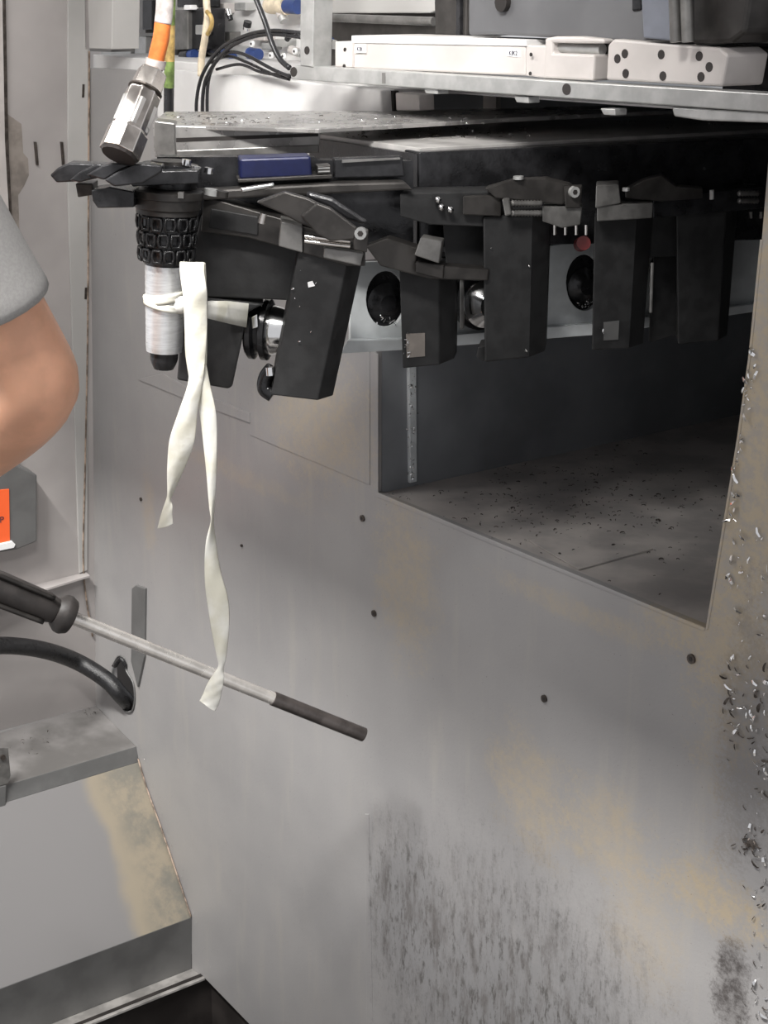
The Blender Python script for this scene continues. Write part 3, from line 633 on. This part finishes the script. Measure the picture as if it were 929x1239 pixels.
link('roller', tube([PG.off(.03).at(330, 446), PG.off(.03).at(322, 456), PG.off(.03).at(320, 470), PG.off(.03).at(330, 478)], .010, 12), M['oily'], g1, smooth=True)
link('roller_pin', C(PG.off(.045).at(326, 444), PG.off(.045).at(327, 454), .0055, 12), M['chrome'], g1, smooth=40)
A('label_dot', [(372, 342), (378, 340), (381, 346), (373, 348)], PG.off(.0515), .002, 'paper', 0, 'tiny white chip')
# tool held in gripper 1: black flange with chrome taper in the fork
th = thing('tool_holder', 'black flanged tool holder with chrome taper held in the nearest gripper fork', 'tool holder', PG.at(325, 400))
ta = PG.off(-.045).at(312, 398); tn = (PG.a*(-1 if PG.a.x < 0 else 1)*.9-Z*.05).normalized()
link('flange_disc', lathe(ta-tn*.012, tn, [(0, .036), (.004, .041), (.010, .041), (.013, .033), (.018, .033), (.021, .041), (.028, .041), (.030, .036)], 36), M['oily'], th, smooth=35)
link('taper', lathe(ta+tn*.018, tn, [(0, .033), (.006, .034), (.040, .026), (.042, .018), (.044, .010)], 36), M['chrome'], th, smooth=35)
link('key_block', prism([(304, 384), (311, 380), (312, 396), (305, 398)], PG.off(.0), .02), M['chrome'], th, bevel=.001)
# gripper 2
g2 = thing('tool_gripper', 'middle black tool gripper with a square paper patch on its left leg', 'gripper', PC.at(570, 300), 'black tool grippers hanging from the magazine')
A = mk(g2)
link('leg', chamfered((483, 322), (548, 330), (547, 440), (487, 446), PC.off(.02), .07, .26, .03), M['black'], g2, bevel=.002)
link('leg', chamfered((584, 262), (664, 258), (658, 431), (586, 439), PC.off(.04), .09, .25, .03), M['black'], g2, bevel=.003)
A('leg_heel', [(578, 420), (590, 418), (592, 438), (584, 437), (576, 432)], PC.off(.03), .05, 'black')
A('paper_patch', [(491, 404), (514, 403), (514, 431), (492, 433)], PC.off(.0212), .002, 'grease', 0, 'grimy square label stuck on the left leg')
A('head_block', [(484, 234), (600, 232), (600, 275), (520, 272), (484, 262)], PC.off(.035), .07, 'black')
A('head_body', [(535, 262), (600, 260), (600, 330), (540, 334)], PC.off(.0), .08, 'black')
A('link_arm', [(442, 298), (468, 288), (505, 300), (503, 318), (537, 322), (592, 326), (590, 340), (520, 338), (460, 322)], PC.off(.045), .03, 'brown', .002)
A('link_block', [(509, 287), (535, 292), (531, 319), (501, 309)], PC.off(.06), .03, 'jaw')
A('link_shoe', [(503, 316), (537, 321), (536, 338), (503, 330)], PC.off(.052), .03, 'brown')
A('cam_plate', [(586, 228), (620, 218), (660, 216), (690, 224), (700, 238), (680, 248), (600, 240)], PC.off(.05), .03, 'brown', .002)
A('jaw_base', [(560, 238), (606, 236), (606, 262), (560, 260)], PC.off(.045), .03, 'brown')
A('clamp_post', [(607, 241), (616, 241), (619, 260), (611, 262)], PC.off(.062), .03, 'jaw', .002)
A('jaw_block', [(656, 250), (704, 250), (702, 272), (680, 276), (656, 268)], PC.off(.052), .04, 'jaw')
A('screw_plate', [(682, 226), (704, 225), (702, 252), (684, 252)], PC.off(.056), .02, 'brown')
for y in (246, 258): link('spring', tube([PC.off(.054).at(618+k*1.9, y) for k in range(20)], [.0046 if k % 2 else .0028 for k in range(20)], 10, 1), M['jaw'], g2, smooth=True)
sc = link('socket_screw', screw(PC.off(.056), 693, 232, .0075, .006), M['alu'], g2, smooth=40); link('screw_socket', socket(PC.off(.056), 693, 232, .0075), M['pit'], sc)
for x, y in ((529, 241), (533, 250), (544, 253)): link('drop_screw', C(PC.off(.04).at(x, y), PC.off(.047).at(x+1, y+1), .0042, 8), M['chrome'], g2, smooth=True)
link('cam_roller', C(PC.off(.05).at(627, 213), PC.off(.05).at(627, 217), .007, 12), M['alu'], g2, smooth=40)
for x in (671, 684, 697, 709): link('stud', C(PC.off(.02).at(x, 272), PC.off(.02).at(x, 284), .0026, 8), M['nickel'], g2, smooth=40)
A('tie_rod', [(556, 336), (561, 336), (561, 398), (556, 399)], PC.off(-.01), .008, 'jaw')
# tool between the legs of gripper 2
t2 = thing('tool_holder', 'shiny chipped chrome tool end glinting in the middle gripper fork', 'tool holder', PC.at(572, 370))
c2 = PC.off(-.04).at(584, 366)
link('taper', lathe(c2-PC.n*.0, PC.n, [(0, .034), (.012, .034), (.016, .030), (.03, .018)], 30), M['chrome'], t2, smooth=35)
link('flange_disc', lathe(c2-PC.n*.02, PC.n, [(0, .040), (.016, .040), (.018, .034)], 30), M['oily'], t2, smooth=35)
# gripper 3
g3 = thing('tool_gripper', 'farthest black tool gripper on the right, deep in the shadow of the opening', 'gripper', PC.at(800, 280), 'black tool grippers hanging from the magazine')
A = mk(g3)
link('leg', chamfered((719, 262), (790, 262), (778, 421), (716, 424), PC.off(.03), .08, .28, .03), M['black'], g3, bevel=.002)
link('leg', chamfered((818, 255), (894, 250), (881, 411), (820, 417), PC.off(.03), .08, .2, .03), M['black'], g3, bevel=.002)
A('head_body', [(780, 250), (830, 248), (830, 310), (780, 312)], PC.off(.0), .08, 'black')
A('inner_block', [(790, 310), (822, 308), (820, 405), (785, 415)], PC.off(-.03), .03, 'black')
A('clamp_post', [(721, 224), (748, 223), (751, 246), (720, 252)], PC.off(.06), .05, 'jaw')
A('jaw_block', [(722, 248), (790, 246), (789, 264), (722, 268)], PC.off(.058), .05, 'jaw')
A('cam_plate', [(756, 230), (778, 218), (800, 212), (818, 226), (850, 228), (850, 240), (800, 244), (756, 240)], PC.off(.045), .03, 'brown', .002)
A('head_block', [(790, 240), (925, 226), (925, 252), (790, 264)], PC.off(.035), .06, 'oily')
A('paper_patch', [(730, 390), (749, 388), (748, 411), (730, 412)], PC.off(.0312), .002, 'flange', 0, 'dark square label low on the left leg')
for y in (234, 243): link('spring', tube([PC.off(.05).at(893+k*1.8, y) for k in range(14)], [.0042 if k % 2 else .0026 for k in range(14)], 10, 1), M['jaw'], g3, smooth=True)
link('clamp_pin', C(PC.off(.05).at(861, 230), PC.off(.05).at(861, 241), .0032, 8), M['alu'], g3, smooth=40)
link('clamp_pin', C(PC.off(.064).at(757, 227), PC.off(.064).at(757, 231), .005, 8), M['alu'], g3, smooth=40)
for x in (908, 920): link('stud', C(PC.off(.03).at(x, 256), PC.off(.03).at(x, 264), .0028, 8), M['nickel'], g3, smooth=40)
link('tie_rod', C(PC.off(.02).at(789, 318), PC.off(.02).at(787, 378), .0025, 8), M['jaw'], g3, smooth=40)
link('red_plug', C(PC.off(.0).at(702, 296), PC.off(.02).at(706, 294), .010, 12), M['red'], g3, smooth=40, label='dark red plug')
# empty fingers left of the tool
fg = thing('finger_clamp', 'pair of glossy black clamp fingers pointing left above the grey arm', 'clamp', PD.at(130, 220))
A = mk(fg)
A('finger', [(60, 212), (70, 203), (84, 197), (128, 199), (112, 205), (92, 220), (68, 221)], PD.off(.03), .03, 'oily', .002)
A('finger', [(84, 218), (96, 208), (118, 198), (130, 200), (140, 205), (116, 216), (96, 221)], PD.off(.05), .02, 'oily', .002)
A('finger', [(104, 212), (124, 200), (136, 197), (166, 198), (146, 206), (126, 218)], PD.off(.06), .03, 'oily', .002)
A('finger', [(126, 218), (142, 208), (166, 198), (196, 200), (196, 208), (172, 222), (138, 226)], PD.off(.075), .025, 'oily', .002)
A('finger_block', [(91, 222), (112, 222), (112, 236), (94, 239)], PD.off(.02), .04, 'brown')
A('finger_block', [(110, 230), (126, 228), (132, 226), (162, 232), (162, 251), (118, 252), (112, 243)], PD.off(.045), .05, 'oily')
A('finger_bar', [(150, 208), (240, 206), (240, 222), (160, 226)], PD.off(.03), .04, 'oily')

# ---------------------------------------------------------------- hanging tool with silver sleeve
ht = thing('hanging_tool', 'black caged tool with bright silver sleeve hanging left of the white tape', 'tool', PD.at(203, 232))
a0 = PD.at(203, 232); b0 = PD.at(198, 446); ad = (b0-a0).normalized(); tl = (b0-a0).length
s_ = tl/214.0                                        # metres per pixel along the tool
def H(y): return (y-232)*s_
R = lambda px: px*s_
link('collar', lathe(a0, ad, [(H(230), R(42)), (H(238), R(42)), (H(239), R(40)), (H(250), R(39.5)), (H(252), R(37)), (H(257), R(37))], 36), M['brown'], ht, smooth=35)
link('collar_notch', prism([(215, 233), (222, 233), (222, 240), (215, 240)], PD.off(.047), .01), M['jaw'], ht)
link('core', lathe(a0, ad, [(H(256), R(31)), (H(300), R(30)), (H(318), R(26))], 28), M['oily'], ht, smooth=35)
xx = ad.cross(Vector((0, 1, 0))).normalized(); yy = ad.cross(xx)
def ring_pt(y, r, ang): return a0+ad*H(y)+(xx*math.cos(ang)+yy*math.sin(ang))*R(r)
for row in range(3):
    y0 = 258+row*19; r0 = 36.5-row*1.3
    link('cage_hoop', lathe(a0, ad, [(H(y0-2), R(r0-3)), (H(y0-2), R(r0)), (H(y0+1.2), R(r0)), (H(y0+1.2), R(r0-3))], 36), M['oily'], ht, smooth=35)
    for k in range(14):
        ang = 2*math.pi*(k+.5*(row % 2))/14
        bm = bmesh.new()
        pts = [ring_pt(y0+2, r0-1, ang-.14), ring_pt(y0+2, r0-1, ang+.14), ring_pt(y0+9, r0-.3, ang+.17), ring_pt(y0+16, r0-1.6, ang+.14), ring_pt(y0+16, r0-1.6, ang-.14), ring_pt(y0+9, r0-.3, ang-.17), ring_pt(y0+2, r0-1, ang-.14)]
        add_tube(bm, pts, R(1.7), 6, False)
        link('cage_link', bm, M['hose'], ht, smooth=True)
link('cage_hoop', lathe(a0, ad, [(H(312), R(28)), (H(312), R(33)), (H(316), R(32)), (H(316), R(27))], 36), M['oily'], ht, smooth=35)
link('sleeve', lathe(a0, ad, [(H(316), R(24.5)), (H(318), R(25))]+[(H(322+k*4), R(25-.12*k+(.25 if k % 2 else 0))) for k in range(25)]+[(H(424), R(21.5)), (H(425), R(17))], 40), M['silver'], ht, smooth=35, label='bright turned silver sleeve')
link('tip', lathe(a0, ad, [(H(424), R(17.5)), (H(434), R(17)), (H(440), R(15)), (H(446), R(12))], 30), M['oily'], ht, smooth=35, label='black lower tip')

# ---------------------------------------------------------------- white tape
tp = thing('cotton_tape', 'off-white cotton tape tied round the silver sleeve, two twisted tails hanging', 'tape', PD.off(.06).at(232, 330))
def ribbon(rows, nm, th=.0011, k=5, n=5, curl=.0):
    Lp = smooth_path([PD.off(dl).at(xl, yl) for (xl, yl, dl, xr, yr, dr) in rows], k)
    Rp = smooth_path([PD.off(dr).at(xr, yr) for (xl, yl, dl, xr, yr, dr) in rows], k)
    bm = bmesh.new(); G = []
    for i, (a, b) in enumerate(zip(Lp, Rp)):
        row = []
        for j in range(n):
            t = j/(n-1); p = a.lerp(b, t); p = p+Vector((0, -1, 0))*(curl*math.sin(math.pi*t)+.0006*math.sin(i*.9+j*1.7))
            row.append(bm.verts.new(p))
        G.append(row)
    for i in range(len(G)-1):
        for j in range(n-1): bm.faces.new((G[i][j], G[i][j+1], G[i+1][j+1], G[i+1][j]))
    o = link(nm, bm, M['cloth'], tp, smooth=True)
    md = o.modifiers.new('thick', 'SOLIDIFY'); md.thickness = th; md.offset = 0
    md = o.modifiers.new('sub', 'SUBSURF'); md.levels = 1; md.render_levels = 1
    return o
D = .058
ribbon([(217, 316, D-.01, 248, 317, D-.012), (217, 330, D, 248, 331, D), (220, 352, D+.002, 251, 352, D+.004), (222, 372, D+.004, 251, 375, D), (223, 400, D+.004, 251, 400, D+.002), (224, 430, D+.002, 249, 430, D+.006), (228, 455, D, 247, 452, D+.008), (231, 478, D, 246, 474, D+.004)], 'upper_band', curl=.004)
ribbon([(218, 317, D-.013, 249, 317, D-.013), (219, 340, D-.010, 250, 340, D-.01), (226, 400, D-.008, 251, 400, D-.008), (236, 450, D-.008, 250, 450, D-.006)], 'band_back', curl=0)
# left tail
ribbon([(229, 446, D+.004, 247, 452, D+.006), (226, 468, D+.006, 243, 478, D+.008), (215, 500, D+.008, 239, 498, D+.006), (205, 530, D+.008, 236, 532, D+.006), (202, 560, D+.008, 228, 556, D+.004), (202, 585, D+.008, 213, 590, D), (202, 600, D+.006, 207, 604, D+.004), (197, 615, D, 209, 612, D+.008), (193, 628, D, 209, 625, D+.008), (190, 640, D+.002, 210, 634, D+.008)], 'tail', curl=.004)
# right tail
ribbon([(232, 440, D+.0, 250, 440, D+.002), (236, 470, D, 255, 468, D+.004), (241, 500, D, 262, 500, D+.006), (246, 540, D+.002, 263, 540, D+.006), (250, 580, D+.004, 262, 580, D+.006), (253, 615, D+.004, 260, 612, D), (255, 630, D+.006, 258.5, 630, D-.004), (249, 655, D+.008, 261, 650, D-.004), (247, 690, D+.008, 267, 690, D), (249, 720, D+.008, 276, 722, D+.002), (255, 760, D+.006, 278, 755, D+.004), (261, 790, D+.004, 274, 795, D+.006), (264, 805, D+.004, 271, 808, D+.004), (258, 815, D+.002, 271, 822, D+.008), (250, 828, D, 270, 830, D+.008), (246, 838, D, 268, 840, D+.006), (241, 848, D+.002, 265, 852, D+.004), (243, 845, D+.004, 262, 861, D+.004)][:-1]+[(242, 847, D+.003, 260, 861, D+.006)], 'tail', curl=.004)
# loop round the sleeve
def loop_band(yc, wid, r, sag, nm):
    bm = bmesh.new(); G = []; n = 40
    for k in range(n):
        ang = 2*math.pi*k/n; row = []
        for j in range(4):
            t = j/3; y = yc+(t-.5)*wid+sag*math.cos(ang); row.append(bm.verts.new(ring_pt(y, r+.5*math.sin(3*ang+j), ang)))
        G.append(row)
    for i in range(n):
        for j in range(3): bm.faces.new((G[i][j], G[(i+1) % n][j], G[(i+1) % n][j+1], G[i][j+1]))
    o = link(nm, bm, M['cloth'], tp, smooth=True); md = o.modifiers.new('t', 'SOLIDIFY'); md.thickness = .0016; return o
loop_band(357, 11, 26.3, -5, 'loop'); loop_band(366, 9, 26.6, 4, 'loop')
bm = bmesh.new(); bmesh.ops.create_uvsphere(bm, u_segments=16, v_segments=10, radius=.0095); 
for v in bm.verts: v.co = Vector((v.co.x*1.0, v.co.y*.8, v.co.z*1.15))*(1+.12*math.sin(v.co.x*900)*math.sin(v.co.z*700))
bmesh.ops.translate(bm, verts=bm.verts[:], vec=PD.off(.05).at(220, 369)); link('knot', bm, M['cloth'], tp, smooth=True)
def ribbon_pl(rows, nm):
    bm = bmesh.new(); G = []
    for a, b in rows: G.append([bm.verts.new(a.lerp(b, j/3)) for j in range(4)])
    for i in range(len(G)-1):
        for j in range(3): bm.faces.new((G[i][j], G[i][j+1], G[i+1][j+1], G[i+1][j]))
    o = link(nm, bm, M['cloth'], tp, smooth=True); md = o.modifiers.new('t', 'SOLIDIFY'); md.thickness = .0012; return o
PGr = PG
ribbon_pl([(PD.off(.045).at(221, 366), PD.off(.045).at(221, 372)), (PD.off(.05).at(250, 364), PD.off(.048).at(250, 385)), (PG.off(.012).at(275, 364), PG.off(.010).at(275, 391)), (PG.off(.005).at(301, 367), PG.off(.002).at(298, 396))], 'tucked_end')

# ---------------------------------------------------------------- rod tool
def rp(px, py, y): return at(px, py, y)
rt = thing('rod_tool', 'long polished steel rod with a dark ribbed handle poking in from the left', 'tool', rp(90, 748, 2.30))
r0, r1, r2 = rp(84, 746, 2.29), rp(330, 845, 2.40), rp(440, 889, 2.44)
link('rod', C(r0, r1, .0105, 20), M['rod'], rt, smooth=40)
link('rod_tip', C(r1, r2, .0120, 20), M['roddark'], rt, smooth=40, label='darkened end of the rod')
hd = (r0-r1).normalized()
link('ferrule', lathe(r0-hd*.005, hd, [(0, .014), (.003, .027), (.012, .031), (.02, .030), (.03, .022)], 24), M['grip'], rt, smooth=40)
h1 = r0+hd*.02
link('handle', lathe(h1, hd, [(0, .018), (.02, .024), (.10, .026), (.17, .023), (.22, .020), (.34, .020), (.36, .014)], 24), M['grip'], rt, smooth=40)
sd = hd.cross(FW).normalized()
for k in (-1, 0, 1): link('handle_rib', tube([h1+hd*.01+sd*.020*k-FW*.021, h1+hd*.10+sd*.021*k-FW*.023, h1+hd*.18+sd*.018*k-FW*.019], .004, 8), M['brown'], rt, smooth=True)

# ---------------------------------------------------------------- person: arm, shirt, hand on the handle
grip = h1+hd*.25
pr = thing('person', 'person in a grey t-shirt with bare bent arm reaching in from the left', 'person', (-.95, 1.55, 0))
sh = at(-120, 150, 1.72); el = at(52, 466, 1.80); wr = at(-150, 640, 2.06)
def skin_mesh(nm, verts, edges, radii, m, root=0, sub=2):
    me = bpy.data.meshes.new(nm); me.from_pydata([v-org(pr) for v in verts], edges, []); me.materials.append(m)
    o = bpy.data.objects.new(nm, me); COL.objects.link(o); o.parent = pr; o['org'] = list(org(pr))
    o.modifiers.new('skin', 'SKIN').use_smooth_shade = True
    for i, r in enumerate(radii):
        sv = me.skin_vertices[0].data[i]; sv.radius = r if isinstance(r, tuple) else (r, r); sv.use_root = (i == root)
    if sub: md = o.modifiers.new('sub', 'SUBSURF'); md.levels = sub; md.render_levels = sub
    return o
px_, py_ = sh.x, sh.y
pelvis = Vector((px_-.30, py_-.20, .98)); chest = Vector((px_-.26, py_-.10, 1.42)); neckb = Vector((px_-.22, py_-.04, sh.z+.07)); 
sh2 = Vector((px_-.42, py_-.14, sh.z))
hd_c = neckb+Vector((.03, .05, .12)); hd_t = neckb+Vector((.04, .07, .27))
V0 = [pelvis, chest, neckb, neckb+Vector((.015, .03, .07)),
      sh, sh.lerp(el, .5), sh.lerp(el, .86), el, el.lerp(wr, .25), el.lerp(wr, .6), wr,
      sh2, sh2+Vector((-.05, .05, -.28)), sh2+Vector((.0, .25, -.42)),
      pelvis+Vector((.10, -.03, -.08)), pelvis+Vector((.11, 0, -.5)), pelvis+Vector((.11, -.03, -.92)),
      pelvis+Vector((-.10, .02, -.08)), pelvis+Vector((-.11, .04, -.5)), pelvis+Vector((-.11, .0, -.92))]
E0 = [(0, 1), (1, 2), (2, 3), (2, 4), (4, 5), (5, 6), (6, 7), (7, 8), (8, 9), (9, 10), (2, 11), (11, 12), (12, 13), (0, 14), (14, 15), (15, 16), (0, 17), (17, 18), (18, 19)]
R0 = [.13, .15, .07, .055, .060, .052, .052, .057, .058, .048, .032, .060, .045, .035, .085, .06, .045, .085, .06, .045]
# continuous palm and wrist: the body surface runs down to the knuckles
sdn = sd if sd.z > 0 else -sd
away = FW.cross(hd).normalized()
palm = grip - FW*.022 + Vector((0, 0, .022))
V0.append(wr.lerp(palm, .5)); E0.append((10, 20)); R0.append((.026, .030)); V0.append(palm); E0.append((20, 21)); R0.append((.018, .036))
skin_mesh('body', V0, E0, R0, M['skin'])
# fingers curl round the handle (handle axis hd)
e1 = (-FW+Vector((0, 0, .5))); e1 = (e1-hd*e1.dot(hd)).normalized(); e2 = hd.cross(e1)
if e2.z > 0: e2.negate()
for k, (o_, ln_) in enumerate(((-.036, .9), (-.012, 1.0), (.012, .96), (.036, .8))):
    c = grip+hd*o_; pts = []
    for a_ in (0, 55, 110, 165, 205*ln_):
        t = math.radians(a_); rr = .029 if a_ < 180 else .030; pts.append(c+(e1*math.cos(t)+e2*math.sin(t))*rr)
    pts.insert(0, palm+hd*o_*.8)
    skin_mesh('finger', pts, [(i, i+1) for i in range(len(pts)-1)], [.011, .0105, .0095, .009, .0085, .0075], M['skin'])
c = grip-hd*.03
pts = [palm-hd*.03, c+(e1*.9-e2*.5).normalized()*.032-hd*.02, c+(e1*.1-e2).normalized()*.030-hd*.03, c+(-e1*.6-e2*.7).normalized()*.029-hd*.03]
skin_mesh('thumb', pts, [(0, 1), (1, 2), (2, 3)], [.013, .012, .011, .009], M['skin'])
# head, built as one lofted surface with face
bm = bmesh.new(); bmesh.ops.create_uvsphere(bm, u_segments=40, v_segments=28, radius=1)
for v in bm.verts:
    x, y, z = v.co; fx = x*.075; fy = y*.095; fz = z*.118
    if z < 0: fx *= 1+.28*z; fy *= 1+.12*z
    if y > .3:
        fy += .022*math.exp(-(x/.16)**2)*math.exp(-((z+.12)/.17)**2)       # nose
        fy -= .010*math.exp(-((abs(x)-.36)/.17)**2)*math.exp(-((z-.08)/.13)**2)  # eye sockets
        fy += .006*math.exp(-(x/.3)**2)*math.exp(-((z+.45)/.08)**2)       # lips
    if abs(x) > .9: fx *= 1.0+.16*math.exp(-((z)/.25)**2)*math.exp(-((y+.05)/.2)**2)
    v.co = Vector((fx, fy, fz))
bmesh.ops.rotate(bm, verts=bm.verts[:], cent=(0, 0, 0), matrix=Matrix.Rotation(math.radians(-30), 3, 'Z') @ Matrix.Rotation(math.radians(-18), 3, 'X'))
hc = neckb+Vector((.03, .06, .20)); bmesh.ops.translate(bm, verts=bm.verts[:], vec=hc); link('head', bm, M['skin'], pr, smooth=True)
bm = bmesh.new(); bmesh.ops.create_uvsphere(bm, u_segments=32, v_segments=20, radius=1)
bmesh.ops.delete(bm, geom=[v for v in bm.verts if v.co.z < -.35 or (v.co.y > .05 and v.co.z < .5) or (v.co.y > -.25 and v.co.z < -.05)], context='VERTS')
for v in bm.verts: v.co = Vector((v.co.x*.081, v.co.y*.101, v.co.z*.125))
bmesh.ops.rotate(bm, verts=bm.verts[:], cent=(0, 0, 0), matrix=Matrix.Rotation(math.radians(-30), 3, 'Z') @ Matrix.Rotation(math.radians(-18), 3, 'X'))
bmesh.ops.translate(bm, verts=bm.verts[:], vec=hc); o = link('hair', bm, M['hair'], pr, smooth=True); md = o.modifiers.new('t', 'SOLIDIFY'); md.thickness = .008
RM = Matrix.Rotation(math.radians(-30), 3, 'Z') @ Matrix.Rotation(math.radians(-18), 3, 'X')
for sx in (-1, 1):
    bm = bmesh.new(); bmesh.ops.create_uvsphere(bm, u_segments=16, v_segments=10, radius=.012); bmesh.ops.translate(bm, verts=bm.verts[:], vec=hc+RM @ Vector((sx*.029, .077, .010))); e_ = link('eye', bm, M['paper'], pr, smooth=True)
    bm = bmesh.new(); bmesh.ops.create_uvsphere(bm, u_segments=12, v_segments=8, radius=.0058); bmesh.ops.translate(bm, verts=bm.verts[:], vec=hc+RM @ Vector((sx*.029, .0845, .010))); link('iris', bm, M['hair'], e_, smooth=True)
    link('eyebrow', tube([hc+RM @ Vector((sx*.014, .092, .031)), hc+RM @ Vector((sx*.030, .089, .036)), hc+RM @ Vector((sx*.045, .078, .031))], .003, 6), M['hair'], pr, smooth=True)
link('mouth', tube([hc+RM @ Vector((-.022, .080, -.055)), hc+RM @ Vector((0, .089, -.056)), hc+RM @ Vector((.022, .080, -.055))], [.0025, .0045, .0025], 8), mat('lip_skin', (.50, .20, .15), .5), pr, smooth=True)
# shirt: torso and sleeves as one garment a little larger than the body
hem = at(10, 378, 1.765)
VS = [pelvis+Z*-.06, pelvis.lerp(chest, .5), chest, neckb-Z*.02, sh, sh.lerp(hem, .5), hem-(hem-sh).normalized()*.012, hem, sh2, sh2+Vector((-.05, .05, -.20))]
skin_mesh('shirt', VS, [(0, 1), (1, 2), (2, 3), (3, 4), (4, 5), (5, 6), (6, 7), (3, 8), (8, 9)], [.155, .15, .165, .085, .068, .060, .060, .065, .074, .064], M['shirt'], sub=2)
VT = [pelvis+Z*.0, V0[14], V0[15], V0[16]+Z*.03, V0[17], V0[18], V0[19]+Z*.03]
skin_mesh('trousers', VT, [(0, 1), (1, 2), (2, 3), (0, 4), (4, 5), (5, 6)], [.14, .10, .08, .07, .10, .08, .07], M['trouser'])
for q in (16, 19):
    bm = bmesh.new(); c = V0[q]; 
    solid(bm, [Vector((c.x-.05, c.y-.09, 0.0)), Vector((c.x+.05, c.y-.09, 0)), Vector((c.x+.055, c.y+.12, 0)), Vector((c.x+.03, c.y+.19, 0)), Vector((c.x-.03, c.y+.19, 0)), Vector((c.x-.055, c.y+.12, 0))], Z*.085)
    link('shoe', bm, M['oily'], pr, bevel=.02)

# ---------------------------------------------------------------- metal chips (swarf)
def chips(lst, nm, m, label, size=(.002, .006)):
    o = link(nm, chip_bm(lst, size), m, None, loc=None); md = o.modifiers.new('t', 'SOLIDIFY'); md.thickness = .0004
    tag(o, label, 'metal chips', kind='stuff'); return o
def scatter(pl, n, fn): return [(pl.at(*fn()), pl.n) for _ in range(n)]
def infloor_px():
    while True:
        x = random.gauss(690, 110); y = random.gauss(600, 45)
        lo = 585-(x-500)*.2+3; hi = 598+(x-455)*.41-4
        if 465 < x < 880 and lo < y < hi and x < 890-(y-540)*.15: return x, y
chips(scatter(PF, 420, infloor_px), 'metal_chips', M['bolt'], 'dark curled chips strewn over the tunnel floor', (.0015, .005))
def infloor_b():
    return random.choice([(610+random.gauss(0, 6), 535+random.gauss(0, 3)), (760+random.gauss(0, 8), 533+random.gauss(0, 3)), (475+random.gauss(0, 12), 597+random.gauss(0, 4)), infloor_px(), infloor_px()])
chips([(q, PF.n) for q in [PF.at(*infloor_b()) for _ in range(90)] if (q-f0).dot(U) > .01 and (q-f0).dot(V) > .0], 'metal_chips', M['chrome'], 'bright chips lying in small heaps on the tunnel floor', (.0015, .004))
chips(scatter(PH1, 120, lambda: (random.uniform(200, 620), random.uniform(138, 150))), 'metal_chips', M['chrome'], 'bright chips lying on the upper magazine plate', (.0015, .004))
chips(scatter(PH1, 50, lambda: (random.gauss(265, 40), random.uniform(141, 152))), 'metal_chips', M['bolt'], 'dark chips lying on the upper magazine plate', (.002, .005))
def low(): x = random.uniform(410, 640); return x, random.uniform(158+(x-410)*-.02, 168+(x-410)*.0)
chips(scatter(PH, 60, low), 'metal_chips', M['bolt'], 'dark chips lying on the lower magazine plate', (.002, .006))
chips(scatter(PH, 60, lambda: random.choice([low(), (random.gauss(850, 30), random.uniform(140, 156)), (random.gauss(760, 15), 148)])), 'metal_chips', M['chrome'], 'bright chips lying on the lower magazine plate', (.002, .005))
chips(scatter(PW.off(.001), 150, lambda: random.choice([(random.uniform(880, 929), random.uniform(640, 780)), (random.uniform(880, 935), random.uniform(790, 900)), (random.gauss(922, 8), random.uniform(880, 1239)), (random.gauss(893, 3)+(560-y_)*.14 if (y_ := random.uniform(420, 640)) else 0, y_)])), 'metal_chips', M['chrome'], 'bright chips sticking to the right side of the wall', (.002, .008))
chips(scatter(PW.off(.001), 90, lambda: random.choice([(random.uniform(875, 935), random.uniform(800, 920)), (random.gauss(918, 9), random.uniform(880, 1239)), (random.gauss(905, 6), random.gauss(1020, 6))])), 'metal_chips', M['bolt'], 'dark greasy chips clinging to the lower right of the wall', (.002, .008))
chips(scatter(PT.off(.014), 60, lambda: (random.gauss(498, 2.5), random.uniform(450, 580))), 'metal_chips', M['chrome'], 'bright chips stuck to the weld post inside the tunnel', (.0015, .004))
chips(scatter(PC.off(.042), 12, lambda: random.choice([(640, 322), (636, 424), (594, 300)])) + scatter(PC.off(.022), 14, lambda: (492+random.gauss(0, 2), random.uniform(402, 432))) + scatter(PG.off(.052), 7, lambda: (random.uniform(350, 400), random.uniform(320, 440))) + scatter(PC.off(.033), 6, lambda: (729+random.gauss(0, 2), 398+random.gauss(0, 4))), 'metal_chips', M['chrome'], 'bright chips stuck to the black gripper legs', (.0012, .003))
chips([(PW.off(.002).at(170+(y-905)*.32, y), PW.n) for y in [random.uniform(900, 1180) for _ in range(40)]], 'metal_chips', M['chrome'], 'fine bright chips along the seam between chute and wall', (.0008, .002))
chips(scatter(Plane(prof[0], U, V), 30, lambda: random.choice([(110+random.gauss(0, 4), 850+random.gauss(0, 3)+10), (random.uniform(10, 60), random.uniform(885, 915))])), 'metal_chips', M['bolt'], 'dark chips lying on the oily shelf', (.0015, .005))
for o in bpy.data.objects:
    if 'org' in o: del o['org']
